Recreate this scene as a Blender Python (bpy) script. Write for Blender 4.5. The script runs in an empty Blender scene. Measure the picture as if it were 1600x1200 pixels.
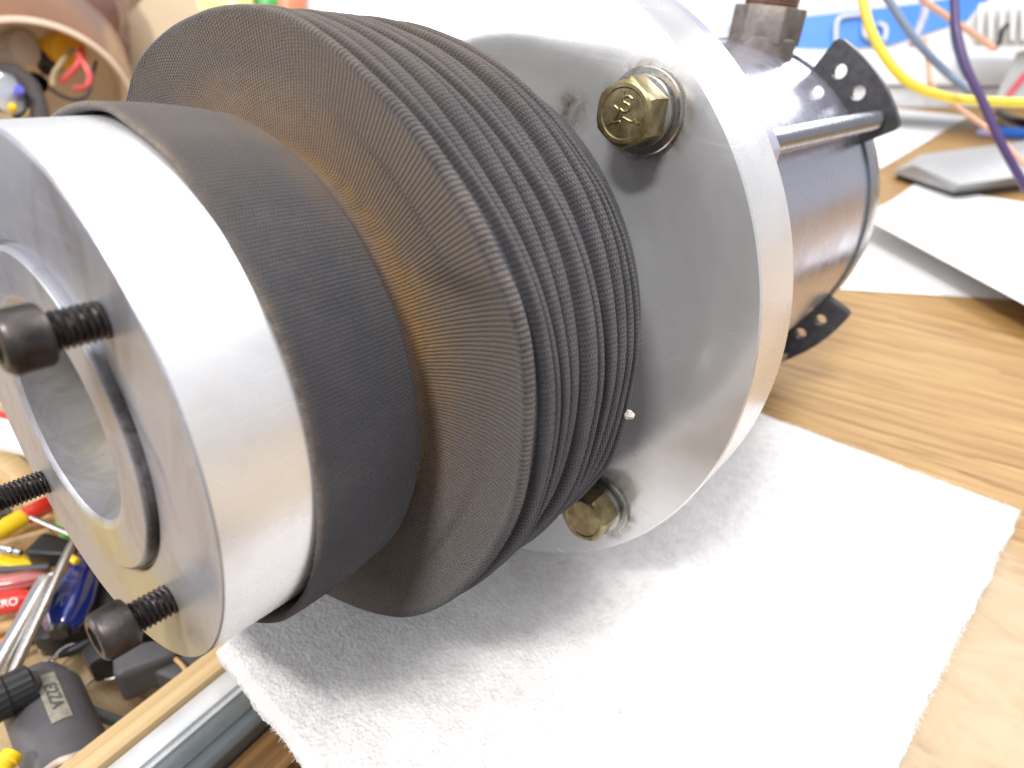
import bpy, bmesh, math, random
import numpy as np
from mathutils import Vector, Matrix, noise
random.seed(7)
PI = math.pi
# ------------------------------------------------------------------ camera, world, lamps
sc = bpy.context.scene
COL = sc.collection
F_PX = 1060.0
H = 0.169787                                   # lens height above the bench top
W = np.array([[0.82171, 0.33423, -0.46162],    # camera axes (right, down, forward) -> world rows
              [0.56751, -0.40554, 0.71657],
              [0.05229, -0.85078, -0.52291]])
cam_d = bpy.data.cameras.new('camera')
cam = bpy.data.objects.new('camera', cam_d); COL.objects.link(cam)
m = Matrix(((W[0, 0], -W[0, 1], -W[0, 2], 0), (W[1, 0], -W[1, 1], -W[1, 2], 0), (W[2, 0], -W[2, 1], -W[2, 2], H), (0, 0, 0, 1)))
q = m.to_quaternion().normalized()
cam.matrix_world = Matrix.LocRotScale(Vector((0, 0, H)), q, None)
cam_d.sensor_width = 36.0
cam_d.lens = 36.0 * F_PX / 1600
cam_d.clip_start = 0.004
cam_d.clip_end = 60
cam_d.dof.use_dof = True
cam_d.dof.focus_distance = 0.145
cam_d.dof.aperture_fstop = 15
sc.camera = cam

world = bpy.data.worlds.new('World'); sc.world = world
world.use_nodes = True
bg = world.node_tree.nodes['Background']
bg.inputs[0].default_value = (0.93, 0.95, 1.0, 1)
bg.inputs[1].default_value = 0.46

def area(name, loc, target, sx, sy, power, color=(1, 1, 1)):
    d = bpy.data.lights.new(name, 'AREA'); d.shape = 'RECTANGLE'; d.size = sx; d.size_y = sy
    d.energy = power; d.color = color
    o = bpy.data.objects.new(name, d); COL.objects.link(o)
    o.location = loc
    o.rotation_euler = (Vector(target) - Vector(loc)).to_track_quat('-Z', 'Y').to_euler()
    return o
area('ceiling_soft_light', (0.0, 0.35, 1.75), (0, 0.35, 0), 2.6, 2.6, 32, (1.0, 0.985, 0.97))
area('ceiling_light_far', (0.30, 0.95, 1.35), (-0.05, 0.15, 0), 1.25, 0.35, 9, (1.0, 0.98, 0.97))
area('window_far', (-0.12, 2.45, 0.62), (-0.05, 0.2, 0.1), 0.7, 0.35, 10, (0.96, 0.97, 1.0))
area('fill_left', (-0.95, -0.88, 0.36), (-0.1, 0.1, 0.08), 0.55, 0.55, 6, (0.97, 0.98, 1.0))  # added low fill panel, brightens the foam and the upper flange face
area('ceiling_light_near', (-0.02, -0.70, 1.26), (-0.1, 0.1, 0), 0.28, 0.10, 16, (1.0, 0.98, 0.95))

sc.view_settings.view_transform = 'Standard'
sc.view_settings.look = 'None'
sc.view_settings.exposure = 0.30
sc.view_settings.gamma = 1.0
sc.cycles.max_bounces = 8

# ------------------------------------------------------------------ helpers
def ray(px, py):
    v = W @ np.array([(px - 800) / F_PX, (py - 600) / F_PX, 1.0]); return v
def at(px, py, z=0.0):
    d = ray(px, py); t = (z - H) / d[2]; return Vector((d[0] * t, d[1] * t, z))
def dep(px, py, depth):
    d = ray(px, py); return Vector((d[0] * depth, d[1] * depth, H + d[2] * depth))
def depth_of(p):
    return float(W[0, 2] * p[0] + W[1, 2] * p[1] + W[2, 2] * (p[2] - H))

def tag(o, label=None, cat=None, group=None, kind=None):
    if label: o['label'] = label
    if cat: o['category'] = cat
    if group: o['group'] = group
    if kind: o['kind'] = kind
    return o
def empty(name, label, cat, loc=(0, 0, 0), group=None):
    o = bpy.data.objects.new(name, None); COL.objects.link(o); o.location = loc
    o.empty_display_size = 0.01
    return tag(o, label, cat, group)
def link(name, me, mat, parent=None, sharp=35):
    if mat is not None:
        me.materials.clear(); me.materials.append(mat)
    for p in me.polygons: p.use_smooth = True
    try: me.set_sharp_from_angle(angle=math.radians(sharp))
    except Exception: pass
    o = bpy.data.objects.new(name, me); COL.objects.link(o)
    if parent is not None: o.parent = parent
    return o
def mesh(name, verts, faces, mat, parent=None, sharp=35):
    me = bpy.data.meshes.new(name); me.from_pydata([tuple(v) for v in verts], [], faces); me.update()
    return link(name, me, mat, parent, sharp)
def bm_obj(name, bm, mat, parent=None, sharp=35):
    bmesh.ops.recalc_face_normals(bm, faces=bm.faces[:])
    me = bpy.data.meshes.new(name); bm.to_mesh(me); bm.free()
    return link(name, me, mat, parent, sharp)

def frame_from(axis, hint=Vector((0, 0, 1))):
    a = Vector(axis).normalized()
    if abs(a.dot(hint)) > 0.97: hint = Vector((1, 0, 0))
    x = hint.cross(a).normalized(); y = a.cross(x)
    return x, y, a
def lathe_data(profile, segs, A, axis, closed=False, caps=True, rfun=None, hint=Vector((0, 0, 1))):
    """profile: (distance along axis, radius). Returns verts, faces."""
    x, y, a = frame_from(axis, hint); A = Vector(A)
    V = []; Fc = []
    for (s, r) in profile:
        for k in range(segs):
            t = 2 * PI * k / segs
            rr = r if rfun is None else rfun(s, r, t)
            V.append(A + a * s + (x * math.cos(t) + y * math.sin(t)) * rr)
    n = len(profile)
    for i in range(n if closed else n - 1):
        j = (i + 1) % n
        for k in range(segs):
            k2 = (k + 1) % segs
            Fc.append((i * segs + k, i * segs + k2, j * segs + k2, j * segs + k))
    if caps and not closed:
        Fc.append(tuple(range(segs - 1, -1, -1)))
        Fc.append(tuple(range((n - 1) * segs, n * segs)))
    return V, Fc
def lathe(name, profile, A, axis, mat, parent=None, segs=48, closed=False, caps=True, rfun=None, sharp=35):
    V, Fc = lathe_data(profile, segs, A, axis, closed, caps, rfun)
    me = bpy.data.meshes.new(name); me.from_pydata([tuple(v) for v in V], [], Fc)
    bm = bmesh.new(); bm.from_mesh(me); bpy.data.meshes.remove(me)
    return bm_obj(name, bm, mat, parent, sharp)
def tube(name, pts, r, mat, parent=None, segs=12, sub=8, caps=True, rf=None):
    """smooth tube along points (Catmull-Rom)"""
    P = [Vector(p) for p in pts]
    if len(P) > 2:
        Q = []
        E = [P[0] * 2 - P[1]] + P + [P[-1] * 2 - P[-2]]
        for i in range(1, len(E) - 2):
            for k in range(sub):
                t = k / sub
                a, b, c, d = E[i - 1], E[i], E[i + 1], E[i + 2]
                Q.append(0.5 * ((2 * b) + (c - a) * t + (2 * a - 5 * b + 4 * c - d) * t * t + (3 * b - a - 3 * c + d) * t ** 3))
        Q.append(P[-1]); P = Q
    V = []; Fc = []
    prev = None
    for i, p in enumerate(P):
        tg = (P[min(i + 1, len(P) - 1)] - P[max(i - 1, 0)]).normalized()
        if prev is None: x, y, _ = frame_from(tg)
        else:
            x = (prev - tg * prev.dot(tg)).normalized(); y = tg.cross(x)
        prev = x
        rr = r if rf is None else r * rf(i / (len(P) - 1))
        for k in range(segs):
            t = 2 * PI * k / segs
            V.append(p + (x * math.cos(t) + y * math.sin(t)) * rr)
    n = len(P)
    for i in range(n - 1):
        for k in range(segs):
            k2 = (k + 1) % segs
            Fc.append((i * segs + k, i * segs + k2, (i + 1) * segs + k2, (i + 1) * segs + k))
    if caps: Fc.append(tuple(range(segs - 1, -1, -1))); Fc.append(tuple(range((n - 1) * segs, n * segs)))
    return mesh(name, V, Fc, mat, parent, 50)
def prism(name, poly, z0, z1, mat, parent=None, bevel=0.0, M=None, segs=2):
    """poly: xy points; extruded z0..z1, optional bevel, optional transform"""
    bm = bmesh.new()
    vs = [bm.verts.new((p[0], p[1], z0)) for p in poly]
    f = bm.faces.new(vs)
    r = bmesh.ops.extrude_face_region(bm, geom=[f])
    for v in [g for g in r['geom'] if isinstance(g, bmesh.types.BMVert)]: v.co.z = z1
    bmesh.ops.recalc_face_normals(bm, faces=bm.faces[:])
    if bevel > 0: bmesh.ops.bevel(bm, geom=bm.edges[:], offset=bevel, segments=segs, affect='EDGES', profile=0.5)
    if M is not None: bmesh.ops.transform(bm, matrix=M, verts=bm.verts[:])
    return bm_obj(name, bm, mat, parent)
def box(name, lo, hi, mat, parent=None, bevel=0.0, M=None):
    return prism(name, [(lo[0], lo[1]), (hi[0], lo[1]), (hi[0], hi[1]), (lo[0], hi[1])], lo[2], hi[2], mat, parent, bevel, M)

# ------------------------------------------------------------------ materials
class NT:
    def __init__(s, name):
        s.mat = bpy.data.materials.new(name); s.mat.use_nodes = True
        s.t = s.mat.node_tree; s.n = s.t.nodes; s.l = s.t.links
        s.b = s.n['Principled BSDF']; s.out = s.n['Material Output']
    def add(s, typ, **kw):
        nd = s.n.new(typ)
        for k, v in kw.items():
            if k in nd.inputs.keys() if isinstance(k, str) else False: nd.inputs[k].default_value = v
            else: setattr(nd, k, v)
        return nd
    def math(s, op, a, b=None, clamp=False):
        nd = s.n.new('ShaderNodeMath'); nd.operation = op; nd.use_clamp = clamp
        for i, v in enumerate((a, b)):
            if v is None: continue
            if isinstance(v, (int, float)): nd.inputs[i].default_value = v
            else: s.l.new(v, nd.inputs[i])
        return nd.outputs[0]
    def coord(s, kind='Object', scale=(1, 1, 1), rot=(0, 0, 0)):
        c = s.n.new('ShaderNodeTexCoord'); mp = s.n.new('ShaderNodeMapping')
        mp.inputs['Scale'].default_value = scale; mp.inputs['Rotation'].default_value = rot
        s.l.new(c.outputs[kind], mp.inputs[0]); return mp.outputs[0]
    def noise(s, vec, scale, detail=4, rough=0.55, dist=0.0):
        nd = s.n.new('ShaderNodeTexNoise'); nd.inputs['Scale'].default_value = scale
        nd.inputs['Detail'].default_value = detail; nd.inputs['Roughness'].default_value = rough
        nd.inputs['Distortion'].default_value = dist
        if vec is not None: s.l.new(vec, nd.inputs['Vector'])
        return nd.outputs['Fac']
    def ramp(s, fac, stops):
        nd = s.n.new('ShaderNodeValToRGB'); cr = nd.color_ramp
        while len(cr.elements) < len(stops): cr.elements.new(0.5)
        for e, (p, c) in zip(cr.elements, stops):
            e.position = p; e.color = (c if len(c) == 4 else (*c, 1)) if not isinstance(c, (int, float)) else (c, c, c, 1)
        s.l.new(fac, nd.inputs[0]); return nd.outputs[0]
    def mix(s, fac, a, b, mode='MIX'):
        nd = s.n.new('ShaderNodeMix'); nd.data_type = 'RGBA'; nd.blend_type = mode
        for sock, v in ((nd.inputs[0], fac), (nd.inputs[6], a), (nd.inputs[7], b)):
            if isinstance(v, (int, float)): sock.default_value = v
            elif isinstance(v, tuple): sock.default_value = (*v, 1) if len(v) == 3 else v
            else: s.l.new(v, sock)
        return nd.outputs[2]
    def attr(s, name):
        nd = s.n.new('ShaderNodeAttribute'); nd.attribute_name = name; return nd
    def bump(s, h, strength=0.3, dist=0.001, normal=None):
        nd = s.n.new('ShaderNodeBump'); nd.inputs['Strength'].default_value = strength
        nd.inputs['Distance'].default_value = dist; s.l.new(h, nd.inputs['Height'])
        if normal is not None: s.l.new(normal, nd.inputs['Normal'])
        return nd.outputs[0]
    def set(s, **kw):
        for k, v in kw.items():
            k = k.replace('_', ' ')
            inp = s.b.inputs[k]
            if isinstance(v, (int, float)): inp.default_value = v
            elif isinstance(v, tuple): inp.default_value = (*v, 1) if len(v) == 3 and inp.type == 'RGBA' else v
            else: s.l.new(v, inp)
        return s

def plain(name, col, rough=0.45, metal=0.0, var=0.12, scale=60, bump=0.15, coat=0.0, spec=0.5, trans=0.0):
    """painted / moulded surface with faint mottling and relief"""
    t = NT(name); v = t.coord('Object')
    n1 = t.noise(v, scale, 5); n2 = t.noise(v, scale * 6, 3)
    dark = tuple(c * (1 - var) for c in col); lite = tuple(min(1, c * (1 + var)) for c in col)
    t.set(Base_Color=t.ramp(n1, [(0.3, dark), (0.7, lite)]), Metallic=metal,
          Roughness=t.ramp(n2, [(0.2, max(0.03, rough - 0.08)), (0.8, min(1, rough + 0.1))]),
          Normal=t.bump(n2, bump, 0.0004), Coat_Weight=coat, Transmission_Weight=trans)
    t.b.inputs['Specular IOR Level'].default_value = spec
    return t.mat

def aluminium(name, base=(0.80, 0.80, 0.81), rough=0.2, metal=0.6, aniso=0.6, grime_dark=0.0, stains=False, groove=0.06, groove_scale=2600):
    t = NT(name)
    v = t.coord('Object')
    sep = t.n.new('ShaderNodeSeparateXYZ'); t.l.new(v, sep.inputs[0])
    r = t.math('SQRT', t.math('ADD', t.math('MULTIPLY', sep.outputs[0], sep.outputs[0]), t.math('MULTIPLY', sep.outputs[2], sep.outputs[2])))
    # coordinate (radius, y, small angle term) for the turned grooves
    cmb = t.n.new('ShaderNodeCombineXYZ'); t.l.new(r, cmb.inputs[0]); t.l.new(sep.outputs[1], cmb.inputs[1])
    g = t.noise(cmb.outputs[0], groove_scale, 2, 0.6)
    g2 = t.noise(cmb.outputs[0], groove_scale * 0.12, 3, 0.6)
    sm = t.noise(v, 28, 6, 0.6, 0.6)
    sm2 = t.noise(v, 110, 5, 0.65, 0.3)
    scr = t.noise(t.coord('Object', (30, 40, 1100), (0.3, 0.7, 0.5)), 1.0, 3, 0.5, 0.1)
    rg = t.math('ADD', t.math('MULTIPLY', sm, 0.22), t.math('MULTIPLY', sm2, 0.14))
    rg = t.math('ADD', rg, rough - 0.18)
    col = t.ramp(sm, [(0.3, tuple(c * 0.86 for c in base)), (0.65, base)])
    col = t.mix(t.ramp(sm2, [(0.55, 0.0), (0.8, 0.35)]), col, (0.62, 0.58, 0.55))
    if grime_dark > 0:
        sm3 = t.noise(t.coord('Object', (1, 1, 0.6), (0, 0.5, 0)), 55, 7, 0.7, 1.4)
        col = t.mix(t.ramp(sm3, [(0.50, 0.0), (0.66, 0.6)]), col, (0.24, 0.21, 0.20))
        gr = t.attr('grime_dark').outputs['Fac']
        gm = t.math('MULTIPLY', gr, t.ramp(t.noise(v, 220, 5, 0.7, 1.0), [(0.25, 0.45), (0.55, 1.0)]), True)
        yel = t.attr('yellow').outputs['Fac']
        col = t.mix(t.math('MULTIPLY', yel, 0.75), col, (0.50, 0.43, 0.20))
        col = t.mix(gm, col, (0.055, 0.045, 0.042))
        rg = t.math('ADD', rg, t.math('MULTIPLY', gm, 0.3))
    if stains:
        st = None
        for (bx, bz, r0_, r1_, k_) in ((0.0478, 0.0544, 0.0086, 0.0122, 0.9), (0.0551, -0.0470, 0.0086, 0.0120, 0.9), (0.0290, 0.0515, 0.0015, 0.0062, 1.0)):
            vd = t.n.new('ShaderNodeVectorMath'); vd.operation = 'DISTANCE'; t.l.new(v, vd.inputs[0]); vd.inputs[1].default_value = (bx, 0, bz)
            mr = t.n.new('ShaderNodeMapRange'); mr.inputs['From Min'].default_value = r1_; mr.inputs['From Max'].default_value = r0_
            mr.inputs['To Max'].default_value = k_; t.l.new(vd.outputs['Value'], mr.inputs['Value'])
            st = mr.outputs[0] if st is None else t.math('MAXIMUM', st, mr.outputs[0])
        st = t.math('MULTIPLY', st, t.ramp(t.noise(v, 190, 5, 0.7, 1.0), [(0.36, 0.1), (0.62, 1.0)]))
        col = t.mix(st, col, (0.16, 0.115, 0.07)); rg = t.math('ADD', rg, t.math('MULTIPLY', st, 0.25))
    rg = t.math('ADD', rg, t.ramp(scr, [(0.58, 0.0), (0.72, 0.06)]))
    if grime_dark > 0: metal = t.math('MULTIPLY', t.math('SUBTRACT', 1.0, gm), metal)
    t.set(Base_Color=col, Metallic=metal, Roughness=rg, Anisotropic=aniso)
    tn = t.n.new('ShaderNodeTangent'); tn.direction_type = 'RADIAL'; tn.axis = 'Y'
    t.l.new(tn.outputs[0], t.b.inputs['Tangent'])
    h = g
    nb = t.bump(h, groove, 0.00012) if groove > 0.02 else None
    if nb is not None: t.set(Normal=nb)
    return t.mat

def fabric():
    t = NT('rubberised_knit_fabric')
    uv = t.n.new('ShaderNodeUVMap'); uv.uv_map = 'UVMap'
    sep = t.n.new('ShaderNodeSeparateXYZ'); t.l.new(uv.outputs[0], sep.inputs[0])
    u, w = sep.outputs[0], sep.outputs[1]
    ob = t.coord('Object')
    jit = t.math('MULTIPLY', t.math('SUBTRACT', t.noise(ob, 700, 4, 0.7), 0.5), 2.6)
    # u = angle * ribs (1 per rib), w = length along the profile in mm
    jl = t.math('MULTIPLY', t.noise(ob, 60, 3, 0.5), 0.8)
    a = t.math('SINE', t.math('ADD', t.math('MULTIPLY', u, 2 * PI), t.math('ADD', jit, jl)))
    par = t.math('MULTIPLY', t.math('FLOOR', u), 0.5)
    b = t.math('SINE', t.math('ADD', t.math('MULTIPLY', t.math('ADD', t.math('MULTIPLY', w, 1.7), par), 2 * PI), jit))
    rib = t.attr('rib').outputs['Fac']
    h = t.math('ADD', t.math('MULTIPLY', t.math('MULTIPLY', a, 1.0), t.math('ADD', t.math('MULTIPLY', rib, 0.75), 0.25)), t.math('MULTIPLY', t.math('MULTIPLY', b, t.math('ADD', t.math('MULTIPLY', a, -0.5), 0.6)), t.math('MULTIPLY', t.noise(ob, 160, 3), 1.5)))
    fz = t.noise(ob, 3800, 3, 0.7)
    h = t.math('ADD', h, t.math('MULTIPLY', fz, 2.4))
    base = t.ramp(t.noise(ob, 45, 6, 0.6, 0.3), [(0.3, (0.030, 0.029, 0.034)), (0.7, (0.056, 0.053, 0.057))])
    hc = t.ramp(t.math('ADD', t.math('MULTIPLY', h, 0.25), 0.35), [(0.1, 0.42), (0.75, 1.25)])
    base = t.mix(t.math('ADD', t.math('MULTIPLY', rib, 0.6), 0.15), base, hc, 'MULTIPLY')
    dust = t.ramp(t.noise(ob, 140, 6, 0.75), [(0.50, 0.0), (0.8, 0.5)])
    base = t.mix(t.math('MULTIPLY', dust, 0.5), base, (0.16, 0.135, 0.11))
    rust = t.math('MULTIPLY', t.attr('rust').outputs['Fac'], t.ramp(t.noise(ob, 75, 7, 0.8, 0.5), [(0.34, 0.0), (0.58, 1.0)]), True)
    base = t.mix(rust, base, (0.33, 0.165, 0.048))
    brn = t.math('MULTIPLY', t.attr('brown').outputs['Fac'], 0.7)
    base = t.mix(brn, base, (0.165, 0.116, 0.068))
    wear = t.math('MULTIPLY', t.attr('wear').outputs['Fac'], t.ramp(t.noise(ob, 420, 6, 0.8), [(0.36, 0.25), (0.66, 1.0)]), True)
    base = t.mix(wear, base, (0.30, 0.235, 0.18))
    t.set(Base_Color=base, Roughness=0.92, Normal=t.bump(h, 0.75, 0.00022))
    t.b.inputs['Specular IOR Level'].default_value = 0.25
    t.b.inputs['Sheen Weight'].default_value = 0.25
    t.b.inputs['Sheen Roughness'].default_value = 0.4
    t.b.inputs['Sheen Tint'].default_value = (0.8, 0.85, 1.0, 1)
    return t.mat

def zinc():
    t = NT('yellow_zinc'); v = t.coord('Object')
    n1 = t.noise(v, 260, 5, 0.6, 0.4); n2 = t.noise(v, 900, 4)
    col = t.ramp(n1, [(0.3, (0.15, 0.115, 0.06)), (0.55, (0.32, 0.265, 0.14)), (0.75, (0.45, 0.40, 0.26))])
    t.set(Base_Color=col, Metallic=0.9, Roughness=t.ramp(n2, [(0.2, 0.3), (0.8, 0.5)]), Normal=t.bump(n2, 0.12, 0.0002))
    return t.mat
def black_oxide(name='black_oxide', a=(0.045, 0.04, 0.042), b=(0.10, 0.085, 0.08), rough=0.35):
    t = NT(name); v = t.coord('Object')
    n1 = t.noise(v, 300, 5, 0.6); n2 = t.noise(v, 1500, 4)
    col = t.ramp(n1, [(0.35, a), (0.7, b)])
    rs = t.ramp(t.noise(v, 420, 6, 0.7), [(0.60, 0.0), (0.72, 0.7)])
    t.set(Base_Color=t.mix(rs, col, (0.13, 0.06, 0.03)), Metallic=0.75, Roughness=t.ramp(n2, [(0.2, rough - 0.1), (0.8, rough + 0.15)]),
          Normal=t.bump(n2, 0.2, 0.0002))
    return t.mat
def oak(name, worn=True):
    t = NT(name)
    v = t.coord('Object', (1, 1, 1), (0, 0, math.radians(-6)))
    mp = t.n.new('ShaderNodeMapping'); mp.inputs['Scale'].default_value = (7, 115, 20); t.l.new(v, mp.inputs[0])
    g1 = t.noise(mp.outputs[0], 1.0, 8, 0.62, 1.3)
    mp2 = t.n.new('ShaderNodeMapping'); mp2.inputs['Scale'].default_value = (22, 620, 60); t.l.new(v, mp2.inputs[0])
    g2 = t.noise(mp2.outputs[0], 1.0, 5, 0.6, 0.5)
    wv = t.n.new('ShaderNodeTexWave'); wv.wave_type = 'BANDS'; wv.bands_direction = 'Y'; wv.wave_profile = 'SAW'
    wv.inputs['Scale'].default_value = 26; wv.inputs['Distortion'].default_value = 12; wv.inputs['Detail'].default_value = 4
    wv.inputs['Detail Scale'].default_value = 1.1
    mp3 = t.n.new('ShaderNodeMapping'); mp3.inputs['Scale'].default_value = (0.16, 1, 1); t.l.new(v, mp3.inputs[0]); t.l.new(mp3.outputs[0], wv.inputs[0])
    f = t.math('ADD', t.math('MULTIPLY', g1, 0.53), t.math('MULTIPLY', wv.outputs['Fac'], 0.13))
    f = t.math('ADD', f, t.math('MULTIPLY', g2, 0.34))
    col = t.ramp(f, [(0.36, (0.19, 0.095, 0.030)), (0.47, (0.32, 0.182, 0.060)), (0.60, (0.42, 0.262, 0.102))])
    if worn:
        sep = t.n.new('ShaderNodeSeparateXYZ'); t.l.new(t.coord('Object'), sep.inputs[0])
        # the surface film is worn off near the front right of the bench
        wr = t.math('SUBTRACT', t.math('ADD', 0.262, t.math('MULTIPLY', t.math('SUBTRACT', t.noise(t.coord('Object'), 22, 5), 0.5), 0.12)), sep.outputs[1])
        wr = t.math('MULTIPLY', wr, 30, True)
        pale = t.ramp(t.noise(t.coord('Object', (9, 14, 9), (0, 0, 0.7)), 4, 6, 0.65, 0.8), [(0.30, (0.30, 0.17, 0.09)), (0.42, (0.38, 0.28, 0.17)), (0.6, (0.43, 0.33, 0.21))])
        col = t.mix(wr, col, pale)
    t.set(Base_Color=col, Roughness=0.5, Normal=t.bump(f, 0.15, 0.0004))
    return t.mat
def foam_mat():
    t = NT('white_packing_foam'); v = t.coord('Object')
    n1 = t.noise(v, 1300, 5, 0.75, 0.5); n2 = t.noise(v, 260, 6, 0.75)
    vo = t.n.new('ShaderNodeTexVoronoi'); vo.inputs['Scale'].default_value = 900; t.l.new(v, vo.inputs['Vector'])
    col = t.ramp(n2, [(0.36, (0.66, 0.635, 0.63)), (0.50, (0.75, 0.73, 0.725)), (0.66, (0.82, 0.81, 0.81))])
    dirt = t.ramp(t.noise(v, 420, 4, 0.8, 0.4), [(0.63, 0.0), (0.70, 0.75)])
    dirt = t.math('MULTIPLY', dirt, t.ramp(t.noise(v, 26, 3), [(0.38, 0.1), (0.55, 1.0)]))
    col = t.mix(dirt, col, (0.42, 0.38, 0.34))
    h = t.math('ADD', n1, t.math('MULTIPLY', vo.outputs['Distance'], 0.8))
    t.set(Base_Color=col, Roughness=0.6, Normal=t.bump(h, 0.8, 0.0005))
    t.b.inputs['Subsurface Weight'].default_value = 0.25
    t.b.inputs['Subsurface Radius'].default_value = (0.003, 0.003, 0.003)
    t.b.inputs['Subsurface Scale'].default_value = 1.0
    return t.mat

M_face = aluminium('turned_aluminium_face', metal=0.70, rough=0.20, aniso=0.75, groove=0.05, stains=True)
M_hubface = aluminium('grimy_aluminium_face', base=(0.39, 0.395, 0.44), metal=0.5, rough=0.34, aniso=0.4, grime_dark=1.0)
M_side = aluminium('turned_aluminium_rim', groove=0.015, base=(0.84, 0.84, 0.86), rough=0.27, aniso=0.5)
M_fab = fabric()
M_zinc = zinc()
M_washer = plain('zinc_washer', (0.42, 0.40, 0.37), 0.28, 1.0, 0.2, 150, 0.03)
M_black = black_oxide()
M_bracket = black_oxide('dark_bracket_steel', (0.06, 0.06, 0.066), (0.11, 0.105, 0.105), 0.42)
M_motor = plain('polished_steel_shell', (0.56, 0.56, 0.67), 0.25, 0.85, 0.05, 14, 0.02)
M_motorcap = plain('dull_steel_cap', (0.48, 0.49, 0.56), 0.3, 1.0, 0.12, 30, 0.05)
M_rod = plain('grey_steel_rod', (0.30, 0.31, 0.35), 0.28, 1.0, 0.1, 60, 0.03)
M_iron = plain('weathered_iron_fitting', (0.23, 0.20, 0.18), 0.5, 0.6, 0.3, 220, 0.4)
M_oak = oak('oak_laminate')
M_foam = foam_mat()

# ------------------------------------------------------------------ setting
def bench():
    # bench top: a thick board whose front edge runs along X at Y = 0.079
    bm = bmesh.new()
    x0, x1, y0, y1 = -3.6, 2.6, 0.079, 2.6
    for (a, b, c, d) in [(x0, y0, x1, y1)]:
        vs = [bm.verts.new(p) for p in ((a, b, 0), (c, b, 0), (c, d, 0), (a, d, 0), (a, b, -0.028), (c, b, -0.028), (c, d, -0.028), (a, d, -0.028))]
        for f in ((0, 1, 2, 3), (7, 6, 5, 4), (0, 4, 5, 1), (1, 5, 6, 2), (2, 6, 7, 3), (3, 7, 4, 0)):
            bm.faces.new([vs[i] for i in f])
    eds = [e for e in bm.edges if abs(e.verts[0].co.y - y0) < 1e-6 and abs(e.verts[1].co.y - y0) < 1e-6]
    bmesh.ops.bevel(bm, geom=eds, offset=0.002, segments=2, affect='EDGES', profile=0.5)
    tag(bm_obj('bench_top', bm, M_oak), kind='structure')
    fl = plain('workshop_floor', (0.06, 0.05, 0.045), 0.7, 0, 0.3, 4)
    tag(mesh('floor', [(-5, -5, -0.85), (5, -5, -0.85), (5, 5, -0.85), (-5, 5, -0.85)], [(0, 1, 2, 3)], fl), kind='structure')
bench()

# ------------------------------------------------------------------ the machine
C0 = Vector((-0.11052, 0.14238, 0.09082))
AX = Vector((0.05976, 0.99611, -0.06474)).normalized()       # points from hub to motor
RX = Vector((0.9982, -0.0599, 0.0)); RX = (RX - AX * RX.dot(AX)).normalized()
UX = RX.cross(AX).normalized()
mach = empty('air_motor_assembly', 'large silver flanged motor with ribbed dark grey bellows and hub on white foam', 'motor assembly')
mach.matrix_world = Matrix(((RX.x, AX.x, UX.x, C0.x), (RX.y, AX.y, UX.y, C0.y), (RX.z, AX.z, UX.z, C0.z), (0, 0, 0, 1)))
YA = Vector((0, 1, 0))
def P(r, deg, s): a = math.radians(deg); return Vector((r * math.cos(a), s, r * math.sin(a)))
def ring_mesh(prof, segs, closed=True):
    V = []; Fc = []
    for (s, r) in prof:
        for k in range(segs):
            t = 2 * PI * k / segs; V.append((r * math.cos(t), s, r * math.sin(t)))
    n = len(prof)
    for i in range(n if closed else n - 1):
        j = (i + 1) % n
        for k in range(segs):
            k2 = (k + 1) % segs; Fc.append((i * segs + k, i * segs + k2, j * segs + k2, j * segs + k))
    return V, Fc
def ring(name, prof, mat, parent, segs=256, closed=True, sharp=30):
    V, Fc = ring_mesh(prof, segs, closed)
    bm = bmesh.new(); vs = [bm.verts.new(v) for v in V]
    for f in Fc: bm.faces.new([vs[i] for i in f])
    return bm_obj(name, bm, mat, parent, sharp)

# flange: front face, bright rim
fl = ring('mounting_flange', [(0.0, 0.030), (0.0, 0.0846), (0.0004, 0.0850), (0.0214, 0.0850), (0.0219, 0.0845), (0.0219, 0.030)], M_face, mach, 320)
fl.data.materials.append(M_side)
for p in fl.data.polygons:
    if abs(p.normal.y) < 0.5 and math.hypot(p.center.x, p.center.z) > 0.08: p.material_index = 1
# D-shaped adapter plate behind the flange
pts = [(0.0846 * math.cos(math.radians(a)), 0.0846 * math.sin(math.radians(a))) for a in range(35, 146, 3)]
pts = pts + [(-0.0693, 0.02), (0.0693, 0.02)]
M_lav = aluminium('bluish_aluminium_plate', base=(0.66, 0.66, 0.80), rough=0.3, aniso=0.3)
prism('adapter_plate', [(p[0], p[1]) for p in pts], -0.0285, -0.0222, M_lav, mach, 0.0003, Matrix.Rotation(math.radians(90), 4, 'X'), 1)

# motor body
ring('motor_shell', [(0.0222, 0.02), (0.0222, 0.0683), (0.168, 0.0687), (0.1716, 0.0692), (0.1716, 0.02)], M_motor, mach, 200, True)
ring('end_cap', [(0.1722, 0.01), (0.1722, 0.0696), (0.176, 0.0702), (0.188, 0.0700), (0.1955, 0.0675), (0.1985, 0.062), (0.1985, 0.01)], M_motorcap, mach, 160, True, 25)
ring('seam_gasket', [(0.1712, 0.060), (0.1712, 0.0698), (0.1724, 0.0698), (0.1724, 0.060)], plain('dark_gasket', (0.05, 0.09, 0.10), 0.5), mach, 160)

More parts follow.
